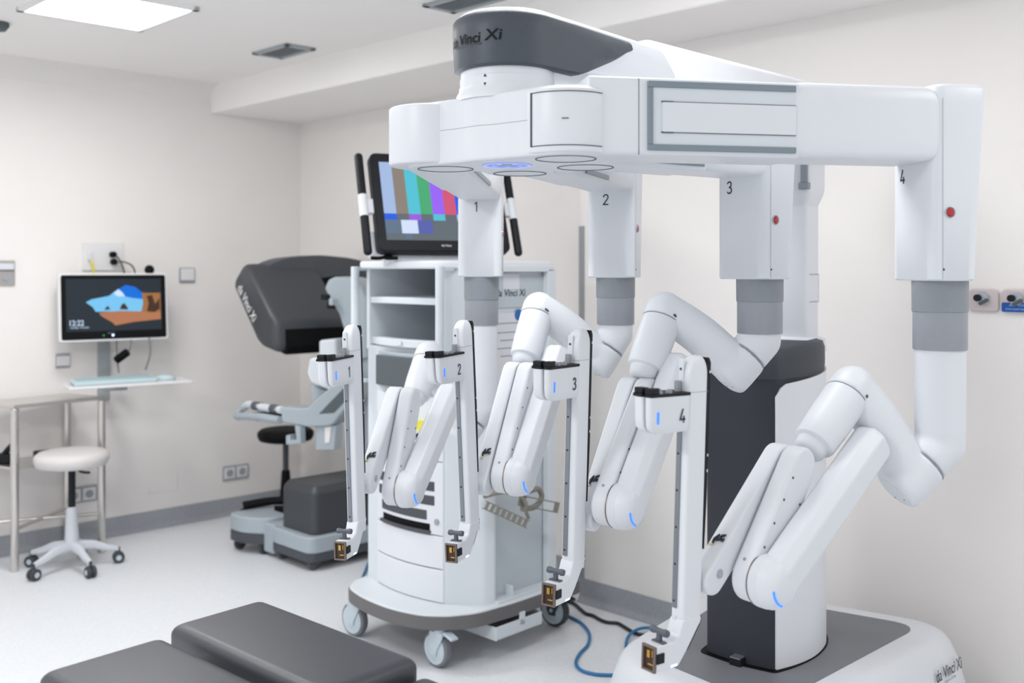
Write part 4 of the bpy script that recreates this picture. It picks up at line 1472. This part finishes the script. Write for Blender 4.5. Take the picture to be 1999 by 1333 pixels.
bow_panel('cable_slot', .462, .495, .135, .41, M['deep'], dep=.0015, th=.02, parent=fp, bev=.001)
bow_panel('cable_lip', .459, .470, .12, .415, M['cdark2'], dep=.010, th=.02, parent=fp, bev=.002)
b = B(); q = tr(.44, bow(.44), .505); b.cyl(q, q - CQ * .003, .012, seg=20); b.build('badge', M['plateg'], fp)
# dark screen bay in the cabinet
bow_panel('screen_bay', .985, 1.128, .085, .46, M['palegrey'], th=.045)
b = B(); rings = []
b.box(tr(.25, -.036, 1.056), (.28, .012, .118), (CP, CQ, Z)); b.build('bay_screen', M['ventdark'], cart, bevel=.006)
b = B(); b.box(tr(.378, -.034, .862), (.040, .02, .036), (CP, CQ, Z)); b.build('yellow_label', M['yellow'], cart, smooth=False, label='yellow label')
b = B(); b.box(tr(.375, -.030, .815), (.05, .02, .03), (CP, CQ, Z)); b.build('control_slot', M['black'], cart, bevel=.003)

# upper rack: open shelves
b = B()
b.box(tr(.010, .23, 1.295), (.02, .46, .33), (CP, CQ, Z)); b.build('side_wall', M['pale'], cart, bevel=.002)
b = B(); ur = rpoly([(.42, .005), (.47, 0), (.585, .095), (.60, .13), (.60, .14), (.57, .14), (.57, .46), (.55, .46), (.55, .14), (.42, .03)], .003, 2)
b.loft([[tr(x, y, 1.135) for x, y in ur], [tr(x, y, 1.46) for x, y in ur]]); b.build('side_wall', M['pale'], cart, angle=25)
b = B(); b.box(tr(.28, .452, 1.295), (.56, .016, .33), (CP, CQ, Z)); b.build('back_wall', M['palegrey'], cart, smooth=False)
b = B(); b.box(tr(.23, .22, 1.328), (.42, .43, .026), (CP, CQ, Z)); b.build('shelf', M['pale'], cart, bevel=.004)
bow_panel('shelf_front', 1.150, 1.180, .02, .455, M['pale'], th=.05)
b = B(); b.box(tr(.25, -.0395, 1.166), (.035, .004, .014), (CP, CQ, Z)); b.build('shelf_label', M['paper'], cart, smooth=False)
b = B(); b.box(tr(.23, .22, 1.14), (.43, .44, .012), (CP, CQ, Z)); b.build('shelf', M['pale'], cart)
b = B()
tp = rpoly([(-.02, -.03), (.22, -.045), (.47, -.03), (.59, .08), (.60, .47), (-.02, .47)], [.03, .1, .04, .05, .02, .03], 4)
b.loft([[tr(x, y, 1.452) for x, y in tp], [tr(x, y, 1.484) for x, y in tp]]); b.build('top_board', M['white'], cart, bevel=.010, angle=40)
b = B(); b.cyl(tr(.06, .442, 1.425), tr(.06, .446, 1.425), .018, seg=20); b.cyl(tr(.10, .442, 1.425), tr(.10, .446, 1.425), .004, seg=12); b.build('cable_hole', M['deep'], cart)
# front handle tubes
for a, q, z0 in ((-.012, -.048, 1.0), (.497, -.048, .96)):
    b = B()
    e_ = tr(a, q + .05, 0)
    b.rcyl(tr(a, q, z0 - .012), tr(a, q, 1.462), .0165, e=.003, seg=18)
    for zz in (1.452, z0):
        b.box(tr(a, q + .03, zz), (.018, .07, .014), (CP, CQ, Z))
    b.build('grab_tube', M['pale'], cart, angle=40)
# side bay
b = B(); b.box(tr(.588, .455, .83), (.03, .05, 1.25), (CP, CQ, Z)); b.build('corner_post', M['pale'], cart, bevel=.004)
b = B(); b.box(tr(.588, .30, 1.452), (.03, .33, .022), (CP, CQ, Z)); b.build('side_rail', M['pale'], cart, bevel=.003)
b = B(); b.box(tr(.585, .30, .207), (.07, .33, .010), (CP, CQ, Z)); b.box(tr(.588, .22, .23), (.05, .004, .045), (CP, CQ, Z)); b.build('side_tray', M['pale'], cart, bevel=.002)
b = B(); b.box(tr(.5715, .285, .72), (.003, .28, 1.0), (CP, CQ, Z)); b.build('side_panel', mat('side_panel_grey', rgb(192, 202, 208), .5), cart, smooth=False)
sfn = planar(tr(.5735, .285, 0), CQ, Z, .0)
b = B(); b.box(tr(.5735, .285, 1.365), (.003, .29, .12), (CP, CQ, Z)); b.build('sign_board', mat('sign_grey', rgb(186, 196, 202), .5), cart, smooth=False)
b = B(); text(b, 'da Vinci Xi', planar(tr(.5755, .245, 1.348), CQ, Z, .0005), .026, 1.0, .15); b.build('lettering', M['ink'], cart, smooth=False)
b = B(); b.box(tr(.5738, .25, 1.405), (.003, .09, .06), (CP, CQ, Z)); b.build('paper_note', M['paper'], cart, smooth=False)
b = B(); b.box(tr(.5735, .275, 1.10), (.003, .26, .37), (CP, CQ, Z)); sh_ = b.build('paper_sheet', M['paper'], cart, smooth=False)
b = B(); q = tr(.5752, .29, 1.275); b.cyl(q, q + CP * .001, .022, seg=24); b.build('blue_dot', M['paperblue'], sh_, label='blue round mark')
b = B()
for zz in (1.245, 1.21, 1.18, 1.15, 1.12):
    b.box(tr(.5753, .25 - .02 * ((zz * 100) % 2), zz), (.001, .12, .003), (CP, CQ, Z))
b.build('print_lines', M['greyink'], sh_, smooth=False)
# taupe cable hooks on the side
b = B()
def sp3(q, z, o=.03):
    return tr(.605 + o, q - .045, z - .085)
b.tube([sp3(.12, .70, .0), sp3(.14, .715, .04), sp3(.22, .715, .06), sp3(.30, .70, .06), sp3(.36, .695, .05), sp3(.38, .66, .05), sp3(.34, .63, .05), sp3(.27, .635, .05)], .011, smooth=4, seg=8)
b.build('cable_hook', M['taupe'], cart)
b = B()
p0, p1 = sp3(.10, .675, .02), sp3(.26, .585, .09)
dd_ = (p1 - p0).normalized(); uu = dd_.cross(CP).normalized()
uu = (Z - dd_ * Z.dot(dd_)).normalized()
for s in (1, -1):
    b.box((p0 + p1) / 2 + uu * s * .014, ((p1 - p0).length, .004, .010), (dd_, uu, dd_.cross(uu)))
for i in range(8):
    b.box(p0.lerp(p1, (i + .5) / 8), (.011, .026, .010), (dd_, uu, dd_.cross(uu)))
b.build('hook_comb', M['taupe'], cart, bevel=.001)
b = B()
p0, p1 = sp3(.27, .665, .05), sp3(.44, .615, .08)
dd_ = (p1 - p0).normalized(); uu = (Z - dd_ * Z.dot(dd_)).normalized()
for s in (1, -1):
    b.box((p0 + p1) / 2 + uu * s * .018, ((p1 - p0).length, .005, .006), (dd_, uu, dd_.cross(uu)))
b.box(p1 - dd_ * .008, (.022, .04, .006), (dd_, uu, dd_.cross(uu))); b.box(p0, (.03, .04, .008), (dd_, uu, dd_.cross(uu)))
b.build('hook_bracket', M['taupe'], cart, bevel=.001)
b = B(); b.tube([sp3(.25, .69, .06), sp3(.27, .66, .07), sp3(.27, .63, .07), sp3(.285, .60, .07)], .007, smooth=4, seg=8); b.build('cable_hook', M['taupe'], cart)
# white tray hanging below the base
b = B()
x0, x1, y0, y1, z0, z1 = .44, .645, .10, .345, .082, .132
for c, s in (((( x0 + x1) / 2, (y0 + y1) / 2, z0 + .003), (x1 - x0, y1 - y0, .006)), ((x1 - .003, (y0 + y1) / 2, (z0 + z1) / 2), (.006, y1 - y0, z1 - z0)), ((x0, (y0 + y1) / 2, (z0 + z1) / 2), (.006, y1 - y0, z1 - z0)),
             (((x0 + x1) / 2, y0, (z0 + z1) / 2), (x1 - x0, .006, z1 - z0)), (((x0 + x1) / 2, y1, (z0 + z1) / 2), (x1 - x0, .006, z1 - z0)), ((x1 - .003, y0 + .14, z1 + .0), (.006, .03, .05))):
    b.box(tr(*c), s, (CP, CQ, Z))
b.build('cable_tray', M['pale'], cart, bevel=.002)

# touchscreen with handles
ps_, ta_ = math.radians(23), math.radians(21)
tn_ = V((math.sin(ps_) * math.cos(ta_), -math.cos(ps_) * math.cos(ta_), math.sin(ta_)))
tx = V((math.cos(ps_), math.sin(ps_), 0))
ty = tn_.cross(tx)
tc = at(861, 397, 3.98)
pf = planar(tc, tx, ty)
b = B(); b.prism([pf(*p) for p in rpoly([(-.272, -.205), (.272, -.205), (.272, .213), (-.272, .213)], .03)], -tn_ * .05); scn = b.build('touchscreen', M['black'], cart, bevel=.008, angle=40)
b = B()
ms = [emi('bar_lightblue', 162, 184, 222), emi('bar_taupe', 138, 128, 118), emi('bar_cyan', 84, 190, 210), emi('bar_green', 76, 168, 118), emi('bar_violet', 150, 100, 240), emi('bar_red', 205, 88, 120),
      emi('bar_blue', 44, 96, 220), emi('bar_grey', 98, 108, 114), emi('bar_white', 206, 220, 244), emi('bar_indigo', 88, 98, 170), emi('bar_slate', 98, 116, 138), emi('bar_purple', 150, 96, 215), emi('bar_pale', 176, 196, 232)]
su, sv0, sv1 = .238, -.160, .172
def sq(u0, v0, u1, v1, mi, lift):
    f = planar(tc, tx, ty, .001 + lift)
    b.mi = mi
    f2 = lambda u, v: f(-su + 2 * su * u, sv0 + (sv1 - sv0) * v)
    quad(b, f2, u0, v0, u1, v1)
sq(0, 0, 1, 1, 7, 0)
ks_ = (0, 1, 2, 3, 4, 5, 6, 0)
kb_ = (6, 7, 11, 7, 2, 7, 12, 7)
for i in range(8):
    u0, u1 = i * .104, ((i + 1) * .104 if i < 7 else 1)
    sq(u0, .335, u1, 1, ks_[i], .0005)
    sq(u0, .255, u1, .335, kb_[i], .0005)
for u0, u1, c in ((0, .135, 10), (.135, .275, 8), (.275, .40, 9)):
    sq(u0, .085, u1, .255, c, .0005)
sq(.16, .02, .22, .085, 10, .0006)
b.build('screen', ms, scn, smooth=False)
b = B(); text(b, 'da Vinci', planar(tc + ty * -.185 + tx * .0, tx, ty, .0015), .009); b.build('lettering', M['plate'], scn, smooth=False)
for s in (-1, 1):
    x = s * .311
    b = B(); b.rcyl(pf(x, -.215) - tn_ * .02, pf(x, .215) - tn_ * .02, .0165, e=.015, seg=20); hd = b.build('handle', M['black'], cart, label='black handle bar')
    b = B(); b.cyl(pf(x, -.055) - tn_ * .02, pf(x, .035) - tn_ * .02, .0178, seg=20); b.build('handle_sleeve', M['white'], hd)
    b = B(); b.box(pf(s * .29, -.010) - tn_ * .028, (.05, .062, .025), (tx, ty, tn_)); b.build('handle_bracket', M['white'], hd, bevel=.005)
b = B(); b.box(pf(-.05, -.16) - tn_ * .09, (.36, .13, .07), (tx, ty, tn_)); b.build('screen_mount', M['white'], cart, bevel=.012)
b = B(); b.cyl(V((tc.x - .02, tc.y + .12, 1.484)), V((tc.x - .02, tc.y + .10, 1.60)), .05, seg=28); b.build('screen_pillar', M['white'], cart)
b = B(); b.box(pf(-.262, -.150) - tn_ * .075, (.06, .10, .05), (tx, ty, tn_)); b.build('hinge_block', M['white'], cart, bevel=.008)
for pts in ([(-.30, -.24, -.03), (-.26, -.232, -.03), (-.21, -.20, -.05)], [(-.24, -.236, -.05), (-.21, -.240, -.05), (-.19, -.25, -.05)]):
    b = B(); b.tube([V((*(pf(x, y) + tn_ * z_).to_2d(), max((pf(x, y) + tn_ * z_).z, 1.494))) for x, y, z_ in pts], .007, smooth=4, seg=8); b.build('cable', M['deep'], cart)

# ------------------------------------------------------------------ surgeon console
KA = V((.71, -.70, 0)).normalized()       # its back, towards the camera's right
KB = V((.731, .682, 0)).normalized()      # along its length, away from the camera
KO = V((-.963, 4.785, 0))
def ks(a, q, z=0.0):
    """a: along KA measured from the back edge (negative = user side), q along KB"""
    return KO + KA * a + KB * q + Z * z
con = thing('surgeon_console', 'dark grey surgeon console with tilted viewer hood and light grey armrest behind the cart', 'surgeon console', ks(-.2, .35))
fo = rpoly([(0, 0), (0, .72), (-.36, .72), (-.36, 0)], .06, 6)
b = B(); b.loft([[ks(x, y, .045) for x, y in fo], [ks(x, y, .085) for x, y in fo]]); b.build('skirt', M['cdark2'], con, bevel=.004)
b = B(); b.loft([[ks(x, y, .085) for x, y in fo], [ks(x, y, .165) for x, y in fo]]); b.build('base', M['cgrey'], con, bevel=.010)
bo_ = rpoly([(-.03, .04), (-.03, .70), (-.32, .70), (-.32, .04)], .045, 6)
b = B(); b.loft([[ks(x, y, .16) for x, y in bo_], [ks(x, y, .365) for x, y in bo_], [ks(-.17 + (x + .17) * .86, .37 + (y - .37) * .94, .398) for x, y in bo_]]); b.build('power_box', M['cdark'], con, bevel=.008, angle=25)
b = B(); b.box(ks(-.028, .40, .33), (.012, .10, .05), (KA, KB, Z)); b.build('connector', M['black'], con, bevel=.003)
for a, q in ((-.045, .05), (-.045, .66), (-.31, .05), (-.31, .66)):
    b = B(); p = ks(a, q, .034); b.rcyl(p - KA * .012, p + KA * .012, .034, e=.005, seg=20); b.build('wheel', M['seam'], con)
# pedal tray
to = rpoly([(-.40, .02), (-.40, .70), (-.66, .70), (-.66, -.06), (-.52, -.06)], .05, 5)
b = B(); b.loft([[ks(x, y, .055) for x, y in to], [ks(x, y, .105) for x, y in to]]); b.build('tray_skirt', M['cdark2'], con, bevel=.004)
b = B(); b.loft([[ks(x, y, .105) for x, y in to], [ks(x, y, .19) for x, y in to]]); b.build('pedal_tray', M['cgrey'], con, bevel=.012)
b = B(); b.box(ks(-.385, .06, .095), (.09, .10, .15), (KA, KB, Z)); b.build('tray_link', M['cgrey'], con, bevel=.012)
b = B(); b.tube([ks(-.66, .03, .21), ks(-.60, .16, .225), ks(-.50, .26, .225), ks(-.42, .34, .22)], .022, smooth=4, seg=8); b.build('pedal', M['deep'], con)
b = B(); b.box(ks(-.47, .16, .20), (.10, .06, .03), (KA, (KB * .8 + KA * .6).normalized(), Z)); b.build('pedal', M['deep'], con, bevel=.004)
for a, q in ((-.45, .03), (-.62, -.01), (-.62, .62)):
    b = B(); p = ks(a, q, .032); b.rcyl(p - KA * .012, p + KA * .012, .032, e=.005, seg=18); b.build('wheel', M['rubber'], con)
# viewer hood
R0 = V((-1.391, 5.25, 0))
def hp(k, j, z):
    return R0 + KA * k + KB * j + Z * z
def hood_prof(s=1.0):
    return rpoly([(-.130, 1.385), (-.01, 1.498), (.2975, 1.185), (.305, 1.06), (.285, 1.03), (.150, 1.055)], [.035, .05, .03, .02, .02, .04], 5)
b = B()
pr_ = hood_prof()
ck, cz_ = .08, 1.25
rings = []
for j, s in ((-.008, .88), (.002, .955), (.02, .99), (.05, 1.0), (.40, 1.0)):
    rings.append([hp(ck + (x - ck) * s, j, cz_ + (z - cz_) * s) for x, z in pr_])
b.loft(rings)
b.build('viewer_hood', M['cdark'], con, angle=45)
b = B()
opn = [(.300, 1.150), (.318, 1.062), (.300, 1.022), (.195, 1.045), (.22, 1.075), (.27, 1.14)]
b.loft([[hp(x + .004, j, z - .002) for x, z in opn] for j in (.045, .44)]); b.build('viewer_opening', M['deep'], con, smooth=False)
b = B()
can = [(.10, 1.47), (.22, 1.512), (.42, 1.530), (.62, 1.516), (.80, 1.480), (.90, 1.40), (.93, 1.28), (.86, 1.18), (.76, 1.20), (.70, 1.36), (.60, 1.42), (.40, 1.40), (.38, 1.30), (.12, 1.32)]
b.loft([[hp(k_, y, z) for y, z in rpoly(can, .05, 4)] for k_ in (-.11, -.10, .015, .03)]); b.build('canopy', M['cdark2'], con, angle=40)
b = B(); b.loft([[hp(k_, y, z) for y, z in ((.39, 1.06), (.60, 1.06), (.60, 1.42), (.39, 1.42))] for k_ in (-.06, .02)]); b.build('viewer_housing', M['deep'], con, bevel=.01)
# lettering running down the edge
b = B()
hd = (hp(.19, 0, 1.055) - hp(-.105, 0, 1.385)).normalized()
hn = -KB
hx = hd
hy = hn.cross(hx)
text(b, 'da Vinci Xi', planar(hp(.010, -.008, 1.262), hx, hy, .003), .052, .72, .1); b.build('lettering', M['plate'], con, smooth=False)
# arm carrying the hood, column, armrest
def kpoly(name, pts, y, vec, m, bev=.012, **kw):
    b = B(); b.prism([at(px, py, y) for px, py in pts], vec); return b.build(name, m, con, bevel=bev, **kw)
kpoly('hood_arm', [(632, 563), (640, 545), (652, 540), (686, 542), (704, 556), (716, 580), (718, 700), (690, 705), (672, 650), (660, 612), (646, 590)], 5.10, V((.06, .14, 0)), M['cgrey'], .015)
b = B(); b.box(at(640, 580, 5.12), (.05, .05, .03), (KA, KB, Z)); b.box(at(648, 596, 5.11), (.035, .04, .035), (KA, KB, Z)); b.build('hinge', M['black'], con, bevel=.004)
b = B(); p = at(650, 589, 5.06); b.box(p, (.03, .03, .035), (KA, KB, Z)); b.build('hinge_cap', M['cgrey'], con, bevel=.004)
kpoly('column', [(690, 690), (760, 690), (760, 960), (676, 960), (672, 820)], 5.12, V((.08, .16, 0)), M['cgrey'])
b = B(); p = at(693, 598, 5.08)
kpoly('control_box', [(622, 664), (655, 661), (657, 705), (622, 705)], 5.06, V((.05, .12, 0)), M['cwhite'])
kpoly('arm_pod', [(602, 698), (660, 695), (660, 760), (640, 762), (604, 748), (597, 728)], 5.0, V((.06, .12, 0)), M['cwhite'], .018)
kpoly('pod_recess', [(606, 752), (640, 764), (640, 800), (610, 800)], 5.06, V((.04, .06, 0)), M['palegrey'], .006)
# armrest: bar with diagonal strut
ay = 4.98
kpoly('armrest', [(547, 794), (590, 797), (600, 795), (660, 741), (700, 735), (700, 775), (674, 797), (650, 828), (640, 832), (600, 834), (549, 824)], ay, V((.05, .10, 0)), M['cgrey'], .010)
kpoly('strut_gap', [(622, 808), (676, 752), (690, 756), (690, 766), (652, 806)], ay - .002, V((.002, .02, 0)), M['ventdark'], .002)
b = B()
def ap(px, py, y=ay):
    return at(px, py, y)
b.tube([ap(552, 800, 4.99), ap(520, 796, 5.12), ap(487, 789, 5.26), ap(478, 795, 5.33)], .020, smooth=4, seg=10); b.build('grip_bar', M['cwhite'], con)
b = B(); b.tube([ap(547, 820, 4.99), ap(510, 814, 5.12), ap(478, 812, 5.24), ap(462, 812, 5.33), ap(470, 800, 5.36), ap(484, 788, 5.34)], .020, smooth=4, seg=10); b.build('front_bar', M['cgrey'], con)
for x0, x1, y0_, y1_ in ((497, 510, 5.215, 5.165), (532, 545, 5.075, 5.02)):
    b = B(); b.cyl(ap(x0 - 1, 790 + (x0 - 487) * .16, y0_), ap(x1 + 1, 790 + (x1 - 487) * .16, y1_), .0225, seg=14); b.build('grip_pad', M['seam'], con, label='dark grip pad')
kpoly('rest_pad', [(480, 806), (545, 802), (547, 818), (500, 822), (482, 818)], 5.22, V((.10, .08, 0)), M['deep'], .006)
kpoly('bracket', [(616, 832), (656, 830), (652, 878), (616, 879)], 5.0, V((.03, .04, 0)), M['palegrey'], .004)
kpoly('bracket_slot', [(634, 834), (646, 833), (643, 864), (634, 865)], 4.996, V((.001, .006, 0)), M['wall'], .0)
kpoly('hanger', [(575, 830), (586, 834), (587, 866), (558, 868), (558, 850), (566, 848), (567, 860), (578, 858)], 4.97, V((.02, .03, 0)), M['cgrey'], .003)

# ------------------------------------------------------------------ operating table in front
OD = V((.352, -.314, 0)).normalized()      # across the pads
OL = V((.7, .7, 0)).normalized()
bed = thing('operating_table', 'operating table with dark grey vinyl pads in the foreground', 'operating table', (-.75, 1.6, 0))
e0 = at(513, 1176, 2.11)
OL = V((OD.y * -1, OD.x, 0))               # away from the camera along the table
if OL.y < 0:
    OL = -OL
def pad(name, o, w, l, zt, th, r, label=None):
    """o: far left corner on the ground plan"""
    b = B()
    q = rpoly([(0, 0), (w, 0), (w, -l), (0, -l)], .016, 5)
    rings = []
    cx, cy = w / 2, -l / 2
    for f in range(6):
        an = f / 5 * PI / 2
        ins_ = r * (1 - math.sin(an))
        rings.append([o + OD * (cx + (x - cx) * (1 - 2 * ins_ / w)) + OL * (cy + (y - cy) * (1 - 2 * ins_ / l)) + Z * (zt - th + r * .6 * (1 - math.cos(an))) for x, y in q])
    for f in range(6):
        an = f / 5 * PI / 2
        ins_ = r * (1 - math.cos(an))
        rings.append([o + OD * (cx + (x - cx) * (1 - 2 * ins_ / w)) + OL * (cy + (y - cy) * (1 - 2 * ins_ / l)) + Z * (zt - r + r * math.sin(an)) for x, y in q])
    b.loft(rings)
    return b.build(name, M['cushion'], bed, angle=60, label=label)
e0 = at(513, 1172, 2.125)
fc = V((e0.x, e0.y, 0))
pad('pad', fc + OL * .005 - OD * .012, .492, .215, .752, .052, .020)
g2 = at(322, 1241, 1.919)
pad('pad', V((g2.x, g2.y, 0)) - OD * .012 + OL * .0, .49, .235, .750, .052, .022)
pad('arm_pad', fc + OD * .485 + OL * .012, .075, .25, .722, .045, .018)
b = B(); b.box(fc + OD * .24 - OL * .24 + Z * .665, (.40, .42, .04), (OD, OL, Z)); b.build('frame', M['steel'], bed, bevel=.004)
b = B(); b.box(fc + OD * .24 - OL * .26 + Z * .37, (.22, .24, .56), (OD, OL, Z)); b.build('pillar', M['steel'], bed, bevel=.02)
b = B(); b.box(fc + OD * .24 - OL * .26 + Z * .05, (.36, .40, .10), (OD, OL, Z)); b.build('foot', M['plate'], bed, bevel=.03)

# ------------------------------------------------------------------ cables on the floor
def floor_path(pts, r, lift={}):
    return [V(((px - 999.5) * (CAM_H - r) / (py - HOR), FPX * (CAM_H - r) / (py - HOR), r + .001 + lift.get(i, 0))) for i, (px, py) in enumerate(pts)]
b = B(); b.tube(floor_path([(1098, 1198), (1112, 1204), (1134, 1216), (1150, 1236), (1148, 1258), (1132, 1276), (1124, 1294), (1134, 1308), (1160, 1316), (1190, 1318), (1230, 1318)], .006), .006, smooth=5, seg=10)
tagtop(b.build('network_cable', M['bluecable']), 'blue cable curving over the floor beside the cart wheel', 'cable')
b = B(); b.tube(floor_path([(1226, 1275), (1222, 1262), (1226, 1248), (1240, 1238), (1262, 1233), (1300, 1232)], .006, {3: .014, 4: .015, 2: .008, 5: .006}), .006, smooth=5, seg=10)
tagtop(b.build('network_cable', M['bluecable']), 'short blue cable loop beside the white robot base', 'cable')
b = B(); b.tube(floor_path([(1100, 1172), (1120, 1178), (1134, 1190), (1144, 1198), (1158, 1202), (1172, 1210), (1186, 1215), (1206, 1217), (1222, 1226), (1240, 1236), (1264, 1242), (1290, 1248)], .007), .007, smooth=5, seg=10)
for v in b.bm.verts:
    v.co.z += 0.0
tagtop(b.build('power_cable', M['blackcable']), 'black cable running over the floor to the robot base', 'cable')
b = B(); b.tube(floor_path([(720, 1096), (716, 1108), (710, 1122), (704, 1135)], .006), .006, smooth=5, seg=10)
tagtop(b.build('network_cable', M['bluecable']), 'blue cable end between the surgeon console and the cart', 'cable')
